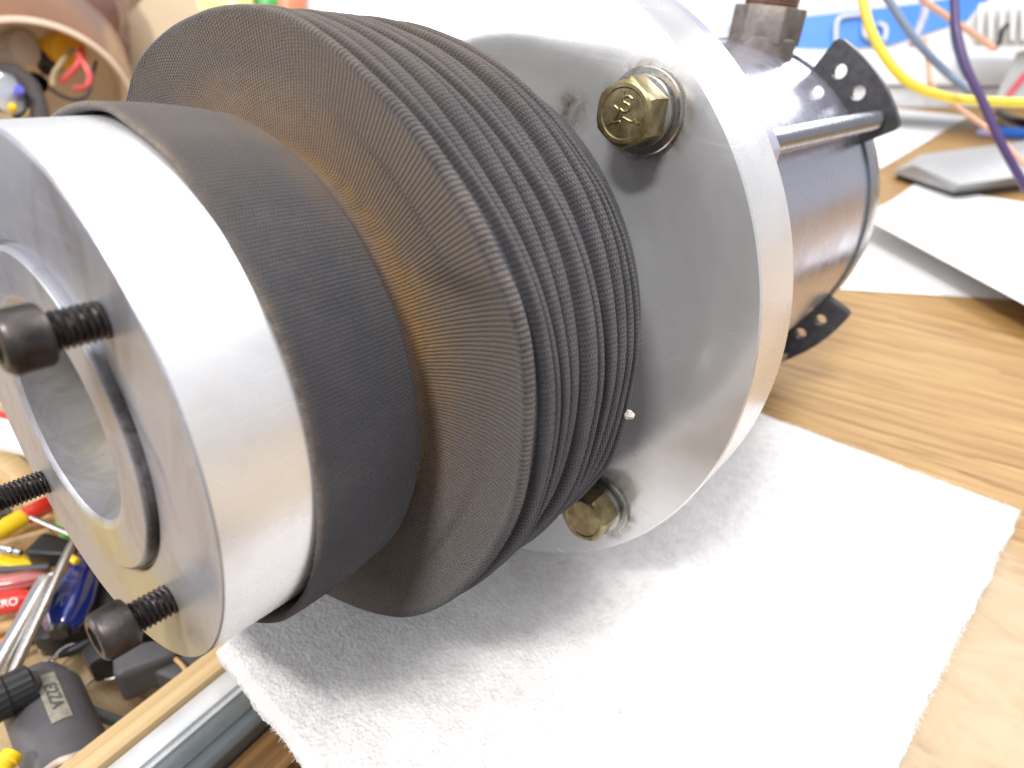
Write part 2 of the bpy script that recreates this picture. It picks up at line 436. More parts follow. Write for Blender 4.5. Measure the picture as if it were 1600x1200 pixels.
def bracket(ph0, ph1, holes, r0, r1, name='foot_bracket'):
    """arc-shaped tab with real holes, thickness along the machine axis"""
    bm = bmesh.new()
    sA, sB = 0.1700, 0.1755
    nx, ny = 64, 22
    rm = (r0 + r1) / 2; L = math.radians(ph1 - ph0) * rm
    # outline in (arc length, radius) space, triangle_fill with holes
    def loop(pts):
        vs = [bm.verts.new((p[0], p[1], 0)) for p in pts]
        return [bm.edges.new((vs[i], vs[(i + 1) % len(vs)])) for i in range(len(vs))]
    out = []
    N = 14; cr = 0.0022
    def arcpt(ph, r): a = math.radians(ph); return (r * math.cos(a), r * math.sin(a))
    dph = math.degrees(cr / r1)
    out += [arcpt(ph0, r0)]
    out += [arcpt(ph0, r1 - cr), arcpt(ph0 + dph * 0.3, r1 - cr * 0.3), arcpt(ph0 + dph, r1)]
    out += [arcpt(ph0 + dph + (ph1 - ph0 - 2 * dph) * i / N, r1 + 0.0006 * math.sin(PI * i / N)) for i in range(1, N)]
    out += [arcpt(ph1 - dph, r1), arcpt(ph1 - dph * 0.3, r1 - cr * 0.3), arcpt(ph1, r1 - cr), arcpt(ph1, r0)]
    out += [arcpt(ph1 + (ph0 - ph1) * i / N, r0) for i in range(1, N)]
    ed = loop(out)
    for (hr, hp, hd) in holes:
        cx, cy = arcpt(hp, hr)
        ed += loop([(cx + hd * math.cos(2 * PI * k / 24), cy + hd * math.sin(2 * PI * k / 24)) for k in range(24)])
    bmesh.ops.triangle_fill(bm, edges=ed, use_beauty=True)
    fs = bm.faces[:]
    r = bmesh.ops.extrude_face_region(bm, geom=fs)
    for g in r['geom']:
        if isinstance(g, bmesh.types.BMVert): g.co.z = 1
    for v in bm.verts: v.co = Vector((v.co.x, sA if v.co.z < 0.5 else sB, v.co.y))
    return bm_obj(name, bm, M_bracket, mach, 40)
bracket(33, 63, [(0.0748, 56.0, 0.0028), (0.0752, 47.4, 0.0028)], 0.067, 0.0832)
bracket(-55, -22, [(0.0742, -29.6, 0.0026), (0.0738, -38.0, 0.0026)], 0.067, 0.0815)
bracket(116, 148, [(0.0748, 124.0, 0.0028), (0.0752, 133, 0.0028)], 0.067, 0.0832)
bracket(-148, -116, [(0.0748, -124.0, 0.0028), (0.0752, -133, 0.0028)], 0.067, 0.0815)
for ph in (37.8, -47, 142, -142):
    lathe('tie_rod', [(0, 0.0036), (0.1415, 0.0036), (0.143, 0.0042), (0.148, 0.0042), (0.1485, 0.0036)], P(0.0765, ph, 0.0285 if ph == 37.8 else 0.0225), YA, M_rod, mach, 20)

# pipe fitting on top of the motor
fit = Vector((0.0135, 0.157, 0.0))
def up_lathe(name, prof, mat, parent, segs=40, **k): return lathe(name, prof, fit, Vector((0, 0, 1)), mat, parent, segs, **k)
pf = up_lathe('pipe_fitting', [(0.060, 0.0125), (0.0705, 0.0125), (0.0712, 0.0118)], M_iron, mach)
hexp = [(0.0137 * math.cos(PI / 3 * k + 0.25), 0.0137 * math.sin(PI / 3 * k + 0.25)) for k in range(6)]
prism('hex_nut', [(fit.x + a, fit.y + b) for a, b in hexp], 0.0690, 0.0815, M_iron, pf, 0.0006)
pr = [(0.0810, 0.0098)]
z = 0.0822
while z < 0.125: pr += [(z, 0.0098), (z + 0.0004, 0.0103), (z + 0.0008, 0.0098)]; z += 0.0012
up_lathe('pipe_nipple', pr, plain('brown_pipe_thread', (0.22, 0.13, 0.09), 0.45, 0.5, 0.3, 300), pf)

# hex bolts
def hex_bolt(ph, rot, stamped):
    c = P(0.0724, ph, 0)
    rc = 0.0071
    bm = bmesh.new()
    s0, s1 = -0.0030, -0.0100
    ringv = []
    for s, k in ((s0, 1.0), (s1 + 0.0012, 1.0)):
        ringv.append([bm.verts.new((c.x + rc * k * math.cos(math.radians(rot + 60 * i)), s, c.z + rc * k * math.sin(math.radians(rot + 60 * i)))) for i in range(6)])
    for i in range(6):
        bm.faces.new((ringv[0][i], ringv[0][(i + 1) % 6], ringv[1][(i + 1) % 6], ringv[1][i]))
    # subdivided chamfer: 36 points going hexagon -> circle
    def hexr(t): a = (t - math.radians(rot)) % (PI / 3) - PI / 6; return rc * math.cos(PI / 6) / math.cos(a)
    K = 36
    def rr(f, s): return [bm.verts.new((c.x + f(t) * math.cos(t), s(t), c.z + f(t) * math.sin(t))) for t in [math.radians(rot) + 2 * PI * k / K for k in range(K)]]
    side = rr(hexr, lambda t: s1 + 0.0012)
    ch = rr(lambda t: min(hexr(t), 0.00640) * 1.0, lambda t: s1 + 0.0004)
    top = rr(lambda t: 0.00575, lambda t: s1)
    lip = rr(lambda t: 0.00505, lambda t: s1)
    dish = rr(lambda t: 0.00480, lambda t: s1 + 0.00035)
    for A, B in ((side, ch), (ch, top), (top, lip), (lip, dish)):
        for k in range(K): bm.faces.new((A[k], A[(k + 1) % K], B[(k + 1) % K], B[k]))
    bm.faces.new(dish)
    bmesh.ops.remove_doubles(bm, verts=bm.verts[:], dist=1e-6)
    bo = bm_obj('hex_bolt', bm, M_zinc, mach, 28)
    # washers
    lathe('washer', [(0, 0.0040), (0, 0.0086), (0.0003, 0.0089), (0.0012, 0.0089), (0.0014, 0.0086), (0.0014, 0.0040)], c + Vector((0, -0.0014, 0)), YA, M_washer, bo, 48, closed=True)
    lathe('lock_washer', [(0, 0.0040), (0, 0.0070), (0.0002, 0.0073), (0.0014, 0.0073), (0.0015, 0.0070), (0.0015, 0.0040)], c + Vector((0, -0.0030, 0)), YA, M_washer, bo, 48, closed=True)
    if stamped:
        # three radial grade ticks and the raised maker's letters on the dished face
        def bar(x0, z0, x1, z1, w, nm='grade_mark'):
            d = Vector((x1 - x0, 0, z1 - z0)); L = d.length; d.normalize(); nrm = Vector((-d.z, 0, d.x))
            bmm = bmesh.new(); base = []
            for sgn, e in ((-1, 0), (1, 0), (1, 1), (-1, 1)):
                base.append(Vector((c.x + x0, 0, c.z + z0)) + d * L * e + nrm * sgn * w / 2)
            lo = [bmm.verts.new((b.x, s1 + 0.00040, b.z)) for b in base]
            cen = sum(base, Vector()) / 4
            hi = [bmm.verts.new((b.x + (cen.x - b.x) * .25, s1 + 0.00005, b.z + (cen.z - b.z) * .25)) for b in base]
            for i in range(4): bmm.faces.new((lo[i], lo[(i + 1) % 4], hi[(i + 1) % 4], hi[i]))
            bmm.faces.new(hi)
            bm_obj(nm, bmm, M_zinc, bo, 30)
        for a in (100, -20, 220):
            ca, sa = math.cos(math.radians(a)), math.sin(math.radians(a))
            bar(ca * 0.0027, sa * 0.0027, ca * 0.0043, sa * 0.0043, 0.0005)
        # letter S and J
        S = [(0.0016, 0.0030), (0.0006, 0.0034), (-0.0004, 0.0030), (-0.0002, 0.0022), (0.0010, 0.0018), (0.0012, 0.0009), (0.0002, 0.0004), (-0.0008, 0.0008)]
        def strk(pp, nm='raised_letter'):
            tube(nm, [(c.x + a, s1 + 0.00033, c.z + b) for a, b in pp], 0.00028, M_zinc, bo, 6, 5)
        strk(S)
        strk([(-0.0005 + 0.0006, -0.0007), (0.0022, -0.0012), (0.0028, -0.0006)])
        strk([(-0.0022, 0.0012), (-0.0012, 0.0004), (-0.0018, -0.0012)])
        strk([(-0.0016, -0.0020), (-0.0004, -0.0016), (-0.0006, -0.0032)])
    return bo
hex_bolt(48.7, 30, True)
hex_bolt(-40.5, 14, False)
hex_bolt(138.7, 5, False)
hex_bolt(-131, 40, False)

# bellows -------------------------------------------------------
def interp(data, wrap=True):
    data = sorted(data); xs = [a for a, _ in data]; ys = [b for _, b in data]
    xs2 = [xs[-1] - 360] + xs + [xs[0] + 360]; ys2 = [ys[-1]] + ys + [ys[0]]
    g = np.interp(np.arange(-180, 180, 1.0), xs2, ys2)
    k = np.ones(5) / 5
    g = np.convolve(np.concatenate([g[-8:], g, g[:8]]), k, 'same')[8:-8]
    return g
dev_lip = interp([(103, .0516), (89, .0519), (80, .0508), (72, .0508), (54, .0494), (42, .0496), (29, .0496), (18, .0492), (7, .0489), (-3, .0490), (-14, .0491), (-23, .0493), (-34, .0496), (-43, .0500), (-54, .0500), (-90, .0505), (180, .0505)])
dev_rim = interp([(138, .0682), (131, .0690), (118, .0678), (107, .0671), (92, .0673), (81, .0676), (72, .0669), (63, .0663), (54, .0667), (46, .0669), (37, .0680), (31, .0686), (28, .0698), (21, .0703), (14, .0696), (6, .0687), (-5, .0683), (-14, .0673), (-28, .0664), (-40, .0662), (-52, .0666), (-66, .0664), (-79, .0665), (-120, .067), (180, .068)])
dev_end = interp([(98, .0668), (83, .0656), (72, .0657), (61, .0661), (53, .0664), (44, .0668), (39, .0674), (29, .0675), (19, .0671), (9, .0668), (1, .0661), (-5, .0661), (-16, .0667), (-24, .0662), (-37, .0667), (-47, .0680), (-90, .067), (180, .067)])
def bellows():
    SEG = 2640; NR = 440
    # (s, base radius, lip weight, rim weight, end weight, rib)
    prof = []
    def add(s, r, a=0, b=0, c=0, rib=0.0, wear=0.0): prof.append((s, r, a, b, c, rib, wear))
    RL, RD, RE = 0.0497, 0.0675, 0.0668
    add(-0.0800, RL - 0.0014, 1); add(-0.0860, RL - 0.0014, 1)
    add(-0.0882, RL - 0.0013, 1, wear=.2); add(-0.0889, RL - 0.0009, 1, wear=.5); add(-0.0891, RL - 0.0004, 1, wear=.7); add(-0.0888, RL, 1, wear=.7); add(-0.0882, RL + 0.0001, 1, wear=.25)
    for i in range(1, 15):
        t = i / 15; add(-0.0882 + (0.0205) * t, RL + 0.0001 + 0.0003 * math.sin(PI * t) - 0.0009 * t * t, 1 - 0.7 * t, 0, 0, 0.16)
    # the collar rolls over into a tight crease, hidden behind its edge
    for (s_, r_, w_, d_) in ((-0.0672, 0.0489, .3, .1), (-0.0665, 0.0485, .25, .1), (-0.0657, 0.0477, .2, .1), (-0.0648, 0.0466, .1, .2), (-0.0638, 0.0456, 0, .2), (-0.0626, 0.0449, 0, .3), (-0.0614, 0.0446, 0, .4), (-0.0605, 0.0449, 0, .6), (-0.0600, 0.0456, 0, .8), (-0.0598, 0.0468, 0, .9)):
        add(s_, r_, w_, 0, 0, d_)
    for i in range(0, 19):
        t = i / 19; add(-0.0598 - 0.0019 * t ** 1.2, 0.0480 + (RD - 0.0012 - 0.0480) * t, 0, 0.05 + 0.95 * t, 0, 1.0, wear=max(0, (t - .9) * 2.5))
    for i in range(0, 9):
        a = PI * (-0.42 + 0.92 * i / 8)
        add(-0.0607 + 0.0013 * math.sin(a), RD - 0.0013 + 0.0013 * math.cos(a), 0, 1, 0, 0.9, wear=0.42 if i in (2, 3, 4, 5) else 0.22)
    ridges = [-0.0560, -0.0521, -0.0482, -0.0452, -0.0410, -0.0368, -0.0342, -0.0303, -0.0268, -0.0238, -0.0208]
    prev = -0.0594; prevr = 0.0013
    for q_, rs in enumerate(ridges):
        nxt = ridges[q_ + 1] if q_ + 1 < len(ridges) else rs + 0.0030
        t = min(max((rs + 0.0607) / 0.04, 0), 1)
        amp = RD * (1 - t) + RE * t + (0.0003, -0.0002, 0.0001, -0.0005, 0.0004, 0.0002, -0.0007, 0.0003, 0.0, -0.0002, 0.0)[q_]
        half = min((rs - prev) * 0.5, 0.0021)
        deep = 0.0022 if rs - prev > 0.0034 else 0.0012
        mid = prev + (rs - prev) * 0.48
        add(mid - 0.00012, amp - deep * 0.8, 0, 1 - t, t, 0.3); add(mid + 0.00010, amp - deep, 0, 1 - t, t, 0.3)
        n_ = 9
        w2 = min((nxt - rs) * 0.46, 0.0020)
        for i in range(n_):
            a = -PI * 0.47 + PI * 0.94 * i / (n_ - 1)
            hw = (half if a < 0 else w2)
            add(rs + hw * 0.93 * math.sin(a), amp - 0.0014 * (1 - max(math.cos(a), 0) ** 0.75), 0, 1 - t, t, 0.35, 0.14 if 3 <= i <= 5 else 0.0)
        prev = rs
    add(-0.0190, RE - 0.0030, 0, 0, .8); add(-0.0184, RE - 0.007, 0, 0, .5); add(-0.0160, 0.0575); add(-0.004, 0.0570); add(-0.0002, 0.0568)
    n = len(prof)
    arr = np.array(prof)
    th = np.arange(SEG) * 2 * PI / SEG
    deg = (np.degrees(th) + 180) % 360 - 180
    idx = (deg + 180)
    L = np.interp(idx, np.arange(361), np.append(dev_lip, dev_lip[0])) - RL
    D = np.interp(idx, np.arange(361), np.append(dev_rim, dev_rim[0])) - RD
    E = np.interp(idx, np.arange(361), np.append(dev_end, dev_end[0])) - RE
    # low frequency wobble so the folds are not perfect circles
    rng = np.random.RandomState(3)
    kk = np.ones(211) / 211
    Dsm = np.convolve(np.concatenate([D[-210:], D, D[:210]]), kk, 'same')[210:-210]
    isr = np.clip((-0.0585 - arr[:, 0]) / 0.0012, 0, 1)[:, None]
    Dm = D[None, :] * isr + Dsm[None, :] * (1 - isr)
    rad = arr[:, 1][:, None] + arr[:, 2][:, None] * L + arr[:, 3][:, None] * Dm + arr[:, 4][:, None] * E
    ss = np.repeat(arr[:, 0][:, None], SEG, 1)
    pleat = (arr[:, 0] > -0.0605) & (arr[:, 0] < -0.019)
    for k in range(2, 9):
        for q_ in range(1):
            ph = rng.rand() * 6.28; amp = 0.00055 / k
            wob = amp * np.sin(k * th[None, :] + ph + arr[:, 0][:, None] * 380)
            ss = ss + wob * pleat[:, None] * 1.6
            rad = rad + wob * 0.9 * (arr[:, 0] > -0.066)[:, None]
    # slight sag / tilt of the collar mouth
    rad = rad + 0.00004 * np.sin(th * NR)[None, :] * arr[:, 5][:, None]
    # fold across the disc face below the kink in the rim
    tt = np.clip((arr[:, 1] - 0.0470) / 0.0195, 0, 1) * ((arr[:, 0] > -0.0620) & (arr[:, 0] < -0.0596))
    fold_edge = 1 / (1 + np.exp(-((36 - 8 * tt)[:, None] - deg[None, :]) / 1.6)) * np.exp(-np.clip((30 - deg[None, :]) / 55, 0, 9) ** 2)
    ss = ss + 0.0021 * (np.sin(PI * np.clip(tt, 0, 1)) ** 0.8)[:, None] * fold_edge
    X = rad * np.cos(th); Z = rad * np.sin(th)
    # hub side centre follows the hub
    V = np.stack([X, ss, Z], 2).reshape(-1, 3)
    me = bpy.data.meshes.new('bellows')
    me.vertices.add(len(V)); me.vertices.foreach_set('co', V.ravel())
    i, k = np.meshgrid(np.arange(n - 1), np.arange(SEG), indexing='ij'); k2 = (k + 1) % SEG
    Fq = np.stack([i * SEG + k, (i + 1) * SEG + k, (i + 1) * SEG + k2, i * SEG + k2], 2).reshape(-1, 4)
    nf = len(Fq)
    me.loops.add(nf * 4); me.loops.foreach_set('vertex_index', Fq.ravel().astype(np.int32))
    me.polygons.add(nf); me.polygons.foreach_set('loop_start', (np.arange(nf) * 4).astype(np.int32))
    me.polygons.foreach_set('loop_total', np.full(nf, 4, np.int32))
    me.update(); me.validate()
    # uv: u in ribs, v in millimetres along the profile
    seg = np.hypot(np.diff(arr[:, 0]), np.diff(arr[:, 1])); vv = np.concatenate([[0], np.cumsum(seg)]) * 1000
    uvl = me.uv_layers.new(name='UVMap')
    uu = np.stack([k, k, k + 1, k + 1], 2).reshape(-1) * (NR / SEG)
    vw = np.stack([vv[i], vv[i + 1], vv[i + 1], vv[i]], 2).reshape(-1)
    uvl.data.foreach_set('uv', np.stack([uu, vw], 1).ravel().astype(np.float32))
    def fattr(nm, a):
        at_ = me.attributes.new(nm, 'FLOAT', 'POINT'); at_.data.foreach_set('value', np.ascontiguousarray(a, dtype=np.float32).ravel())
    one = np.ones((n, SEG))
    fattr('rib', arr[:, 5][:, None] * one)
    wearmod = np.clip(0.55 + 0.6 * np.sin(th * 7 + 1) * np.sin(th * 3 + 2) + 0.4 * (np.cos(th - 1.0)), 0.05, 1.0)
    fattr('wear', arr[:, 6][:, None] * wearmod[None, :])
    rr = rad; dg = deg[None, :] * one
    face = ((arr[:, 0] > -0.0660) & (arr[:, 0] < -0.0594) & (arr[:, 1] < 0.0664))[:, None]
    g = np.exp(-((dg - 92) / 42.0) ** 2)
    rust = face * np.clip(1 - (rr - 0.049) / 0.0095, 0, 1) * g * 1.5
    rust += face * 0.9 * np.clip(1 - (rr - 0.0450) / 0.006, 0, 1) * np.exp(-((dg - 55) / 60.0) ** 2)
    rust += (arr[:, 0] < -0.0655)[:, None] * np.clip((arr[:, 0] + 0.0735) / 0.007, 0, 1)[:, None] * 0.55 * np.exp(-((dg - 78) / 22.0) ** 2)
    rust += face * np.clip(1 - (rr - 0.049) / 0.006, 0, 1) * 0.35 * np.exp(-((dg - 25) / 40.0) ** 2)
    fattr('rust', rust)
    brn = face * (0.5 + 0.7 * np.exp(-((dg - 70) / 60.0) ** 2)) + (~face) * np.clip(np.exp(-((dg - 85) / 28.0) ** 2), 0, 1) * 0.55
    brn += (arr[:, 0] < -0.0665)[:, None] * np.clip((arr[:, 0] + 0.074) / 0.008, 0, 1)[:, None] * 0.5 * np.exp(-((dg - 60) / 40.0) ** 2)
    fattr('brown', np.clip(brn, 0, 1))
    me.polygons.foreach_set('use_smooth', np.ones(nf, bool))
    me.materials.append(M_fab)
    o = bpy.data.objects.new('bellows', me); COL.objects.link(o); o.parent = mach
    return o
BEL = bellows()

# hub ------------------------------------------------------------
hub = bpy.data.objects.new('clamp_hub_pivot', None)
HC = Vector((-0.0007, -0.1038, 0.0012)); HA = Vector((0.0256, 0.9996, 0.0084)).normalized()
hR = (Vector((1, 0, 0)) - HA * HA.x).normalized(); hU = hR.cross(HA)
HM = Matrix(((hR.x, HA.x, hU.x, HC.x), (hR.y, HA.y, hU.y, HC.y), (hR.z, HA.z, hU.z, HC.z), (0, 0, 0, 1)))
bpy.data.objects.remove(hub)
def hub_mesh():
    SEG = 360
    R = 0.04828
    prof = [(0.0002, 0.0236)]
    for r in np.linspace(0.0238, 0.0480, 44): prof.append((0.0, float(r)))
    prof += [(0.0003, R), (0.0200, R), (0.0200, 0.0262), (0.0165, 0.0262)]
    # bore: floor 10 mm deep
    V = []; Fc = []
    pr = [(0.0200, 0.0005), (0.0100, 0.0005), (0.0100, 0.0195), (0.0098, 0.0200), (-0.0008, 0.0200), (-0.0008, 0.0202), (-0.0015, 0.0213), (-0.0016, 0.0216)]
    pr += [(-0.0016, float(r)) for r in np.linspace(0.0220, 0.0291, 10)] + [(-0.0013, 0.0296), (-0.0010, 0.0298), (-0.0005, 0.0298), (0.0003, 0.0298), (0.0003, 0.0303), (0.0, 0.0306)]
    pr += [(0.0, float(r)) for r in np.linspace(0.0310, 0.0478, 40)]
    pr += [(0.0001, 0.0481), (0.0004, R), (0.0200, R), (0.0203, 0.0480)]
    for (s, r) in pr:
        for k in range(SEG):
            t = 2 * PI * k / SEG; dg = (math.degrees(t) + 180) % 360 - 180
            rr = r
            if abs(r - 0.0200) < 1e-5: rr = 0.0200 + 0.0004 * max(0, math.cos((dg + 130) / 11 * PI / 2)) * (abs(dg + 130) < 11)   # keyway
            V.append((rr * math.cos(t), s, rr * math.sin(t)))
    n = len(pr)
    for i in range(n):
        j = (i + 1) % n
        for k in range(SEG):
            k2 = (k + 1) % SEG; Fc.append((i * SEG + k, i * SEG + k2, j * SEG + k2, j * SEG + k))
    bm = bmesh.new(); vs = [bm.verts.new(v) for v in V]
    for f in Fc: bm.faces.new([vs[i] for i in f])
    o = bm_obj('clamp_hub', bm, M_hubface, mach, 30)
    o.matrix_local = HM
    me = o.data; me.materials.append(M_side)
    for p in me.polygons:
        if abs(p.normal.y) < 0.5 and math.hypot(p.center.x, p.center.z) > 0.04: p.material_index = 1
    ga = me.attributes.new('grime_dark', 'FLOAT', 'POINT'); ya = me.attributes.new('yellow', 'FLOAT', 'POINT')
    G = []; Y = []
    for v in me.vertices:
        r = math.hypot(v.co.x, v.co.z); d = math.degrees(math.atan2(v.co.z, v.co.x)); g = 0.0; y = 0.0
        nz = noise.noise(Vector((v.co.x * 90, v.co.z * 90, 3)))
        if v.co.y < 0.0008:
            if 0.02935 < r < 0.0308 and v.co.y > -0.00155:
                g = max(0, min(1, (44 - d) / 14)) * max(0, min(1, (d + 66) / 14)) * max(0.25, min(1.2, 0.85 + 1.3 * nz))  # boss side wall and groove darker along the right-hand arc
            elif r < 0.02935:
                g = 0.25 * math.exp(-((d - 38) / 9) ** 2) + 0.12 * max(0, nz)
            elif r >= 0.0300:
                e = (r - 0.0300) / 0.004
                g = 0.75 * math.exp(-((d - 28) / 13) ** 2) * max(0, 1 - e * 0.75)
                g += 0.55 * max(0, 1 - abs(d - 95) / 45) * max(0, 1 - abs(r - 0.0330 - 0.002 * nz) / 0.0022) * (0.5 + nz)
                g += 0.65 * max(0, 1 - abs((r - 0.034) * 1400 + (d - 15) * 0.22 + 4 * nz) / 1.6) * max(0, 1 - abs(d - 14) / 24)
            y = math.exp(-((d + 66) / 30) ** 2) * (0.95 + 0.5 * nz) if r > 0.0210 else 0
            g += 0.4 * math.exp(-((d + 42) / 12) ** 2) * max(0, 1 - abs(r - 0.0435) / 0.006)
        elif r < 0.0205 and v.co.y < 0.0101:
            y = 0.35 + 0.5 * nz; g = 0.12
        G.append(max(0, min(1.3, g))); Y.append(max(0, min(1, y)))
    ga.data.foreach_set('value', G); ya.data.foreach_set('value', Y)
    return o
HUB = hub_mesh()
def cap_screw(ph, r, gap):
    c = Vector((r * math.cos(math.radians(ph)), 0, r * math.sin(math.radians(ph))))
    # parent transform: built directly in hub coordinates
    bmat = M_black
    root = bpy.data.objects.new('cap_screw', None)
    prof = [(0.0, 0.0030)]
    # threaded shank with a real helix
    SEG = 24; pitch = 0.00085; r0, r1 = 0.00225, 0.00285
    Ls = gap + 0.004
    turns = int(Ls / pitch); rows = turns * 6
    V = []; Fc = []
    for i in range(rows + 1):
        s = 0.004 - Ls * i / rows
        for k in range(SEG):
            t = 2 * PI * k / SEG
            ph_ = ((s / pitch) + k / SEG) % 1.0
            rr = r0 + (r1 - r0) * (1 - abs(ph_ * 2 - 1)) ** 0.8
            V.append((c.x + rr * math.cos(t), s, c.z + rr * math.sin(t)))
    for i in range(rows):
        for k in range(SEG):
            k2 = (k + 1) % SEG; Fc.append((i * SEG + k, i * SEG + k2, (i + 1) * SEG + k2, (i + 1) * SEG + k))
    bpy.data.objects.remove(root)
    bm = bmesh.new(); vs = [bm.verts.new(v) for v in V]
    for f in Fc: bm.faces.new([vs[i] for i in f])
    # head with knurled side and hex socket
    SEG = 72; rh = 0.0042; hs = -gap; he = -gap - 0.0056
    def ringv(s, rf): return [bm.verts.new((c.x + rf(2 * PI * k / SEG) * math.cos(2 * PI * k / SEG), s, c.z + rf(2 * PI * k / SEG) * math.sin(2 * PI * k / SEG))) for k in range(SEG)]
    hexf = lambda t: 0.0026 * math.cos(PI / 6) / math.cos((t % (PI / 3)) - PI / 6)
    rows = [ringv(hs, lambda t: 0.0022), ringv(hs, lambda t: rh - 0.0005), ringv(hs - 0.0002, lambda t: rh - 0.0001),
            ringv(hs - 0.0006, lambda t: rh + 0.00007 * math.cos(t * 36)), ringv(he + 0.0009, lambda t: rh + 0.00007 * math.cos(t * 36)),
            ringv(he + 0.0004, lambda t: rh - 0.0003), ringv(he, lambda t: rh - 0.0008), ringv(he, hexf), ringv(he + 0.0028, hexf)]
    for A, B in zip(rows[:-1], rows[1:]):
        for k in range(SEG): bm.faces.new((A[k], A[(k + 1) % SEG], B[(k + 1) % SEG], B[k]))
    bm.faces.new(rows[-1])
    bmesh.ops.transform(bm, matrix=HM, verts=bm.verts[:])
    return bm_obj('cap_screw', bm, bmat, mach, 32)
cap_screw(46.8, 0.0370, 0.0070)
cap_screw(-42.0, 0.0370, 0.0066)
cap_screw(-133, 0.0415, 0.0098)
cap_screw(138, 0.0370, 0.0066)
# crumb of grit caught on the last fold
cr = bmesh.new(); bmesh.ops.create_icosphere(cr, subdivisions=2, radius=0.0011)
for v in cr.verts: v.co *= 0.7 + 0.6 * noise.noise(v.co * 2500) + 0.3
bmesh.ops.transform(cr, matrix=Matrix.Translation(P(0.0668, -3.5, -0.0203)), verts=cr.verts[:])
gr_ = bm_obj('grit_crumb', cr, plain('pale_grit', (0.6, 0.56, 0.5), 0.8, 0, 0.2, 900), None)
gr_.matrix_world = mach.matrix_world.copy()
tag(gr_, 'tiny pale crumb of grit caught on the last bellows fold', 'grit crumb')

# ------------------------------------------------------------------ foam sheet
def foam():
    top = 0.006
    A = Vector((-0.150, 0.2800)); B = Vector((0.0557, 0.2734)); Cc = Vector((0.0180, 0.050)); D = Vector((-0.1290, 0.0590))
    NX, NY = 330, 330
    rng = np.random.RandomState(5)
    V = []; Fc = []
    def pt(u, v):
        e = (A * (1 - u) + B * u) * v + (D * (1 - u) + Cc * u) * (1 - v)
        # the front edge bows outwards towards the camera
        e.y -= 0.006 * math.sin(PI * u) * (1 - v) 
        return e
    for j in range(NY + 1):
        for i in range(NX + 1):
            u, v = i / NX, j / NY
            p = pt(u, v)
            ed = min(u, 1 - u, v, 1 - v)
            w = noise.noise(Vector((p.x * 90, p.y * 90, 0))) * 0.0004 + noise.noise(Vector((p.x * 900, p.y * 900, 4))) * 0.00014 + noise.noise(Vector((p.x * 1600, p.y * 1600, 9))) * 0.0002
            z = top + w - (0.0016 * max(0, 1 - ed / 0.012) ** 2)
            if ed == 0:
                p = p + Vector((noise.noise(Vector((p.x * 60, p.y * 60, 7))), noise.noise(Vector((p.x * 60, p.y * 60, 17))))) * 0.0022 + Vector((noise.noise(Vector((p.x * 800, p.y * 800, 7))), noise.noise(Vector((p.x * 800, p.y * 800, 17))))) * 0.0004
            V.append((p.x, p.y, z))
    n = NX + 1
    for j in range(NY):
        for i in range(NX):
            a = j * n + i; Fc.append((a, a + 1, a + n + 1, a + n))
    # side walls
    border = [i for i in range(n)] + [j * n + NX for j in range(1, NY + 1)] + [NY * n + i for i in range(NX - 1, -1, -1)] + [j * n for j in range(NY - 1, 0, -1)]
    base = len(V)
    for b in border: V.append((V[b][0] + random.uniform(-.0003, .0003), V[b][1] + random.uniform(-.0003, .0003), 0.003 + random.uniform(-.0003, .0003)))
    base2 = len(V)
    for b in border: V.append((V[b][0], V[b][1], 0.0004))
    m_ = len(border)
    for k in range(m_):
        k2 = (k + 1) % m_
        Fc.append((border[k2], border[k], base + k, base + k2)); Fc.append((base + k2, base + k, base2 + k, base2 + k2))
    Fc.append(tuple(base2 + k for k in range(m_)))
    o = mesh('foam_sheet', V, Fc, M_foam, None, 60)
    tag(o, 'white fuzzy foam packing sheet under the flange, one edge overhanging the drawer', 'foam sheet')
    # loose fibres: thousands of short strands, denser at the edges
    FV = []; FF = []
    for q_ in range(26000):
        edge = random.random() < 0.35
        u, v = random.random(), random.random()
        if edge:
            sd = random.randrange(4)
            if sd == 0: u = random.random() * .004
            elif sd == 1: u = 1 - random.random() * .004
            elif sd == 2: v = random.random() * .004
            else: v = 1 - random.random() * .004
        p = pt(u, v)
        z = top + 0.0001 - (random.random() * 0.005 if edge else 0)
        a = random.random() * 2 * PI; L = random.uniform(0.0006, 0.0019); w = random.uniform(0.00002, 0.00005)
        d = Vector((math.cos(a), math.sin(a), random.uniform(-0.1, 0.45))).normalized()
        s_ = Vector((-d.y, d.x, 0)).normalized() * w
        p0 = Vector((p.x, p.y, z)); p1 = p0 + d * L * 0.5; p2 = p1 + Vector((d.x, d.y, d.z - 0.5)).normalized() * L * 0.5
        b = len(FV)
        FV += [p0 - s_, p0 + s_, p1 + s_, p1 - s_, p2]
        FF += [(b, b + 1, b + 2, b + 3), (b + 3, b + 2, b + 4)]
    f = mesh('foam_fibres', FV, FF, plain('foam_fibre', (0.80, 0.80, 0.80), 0.5, 0, 0.02, 50), o, 180)
    f['kind'] = 'stuff'
foam()

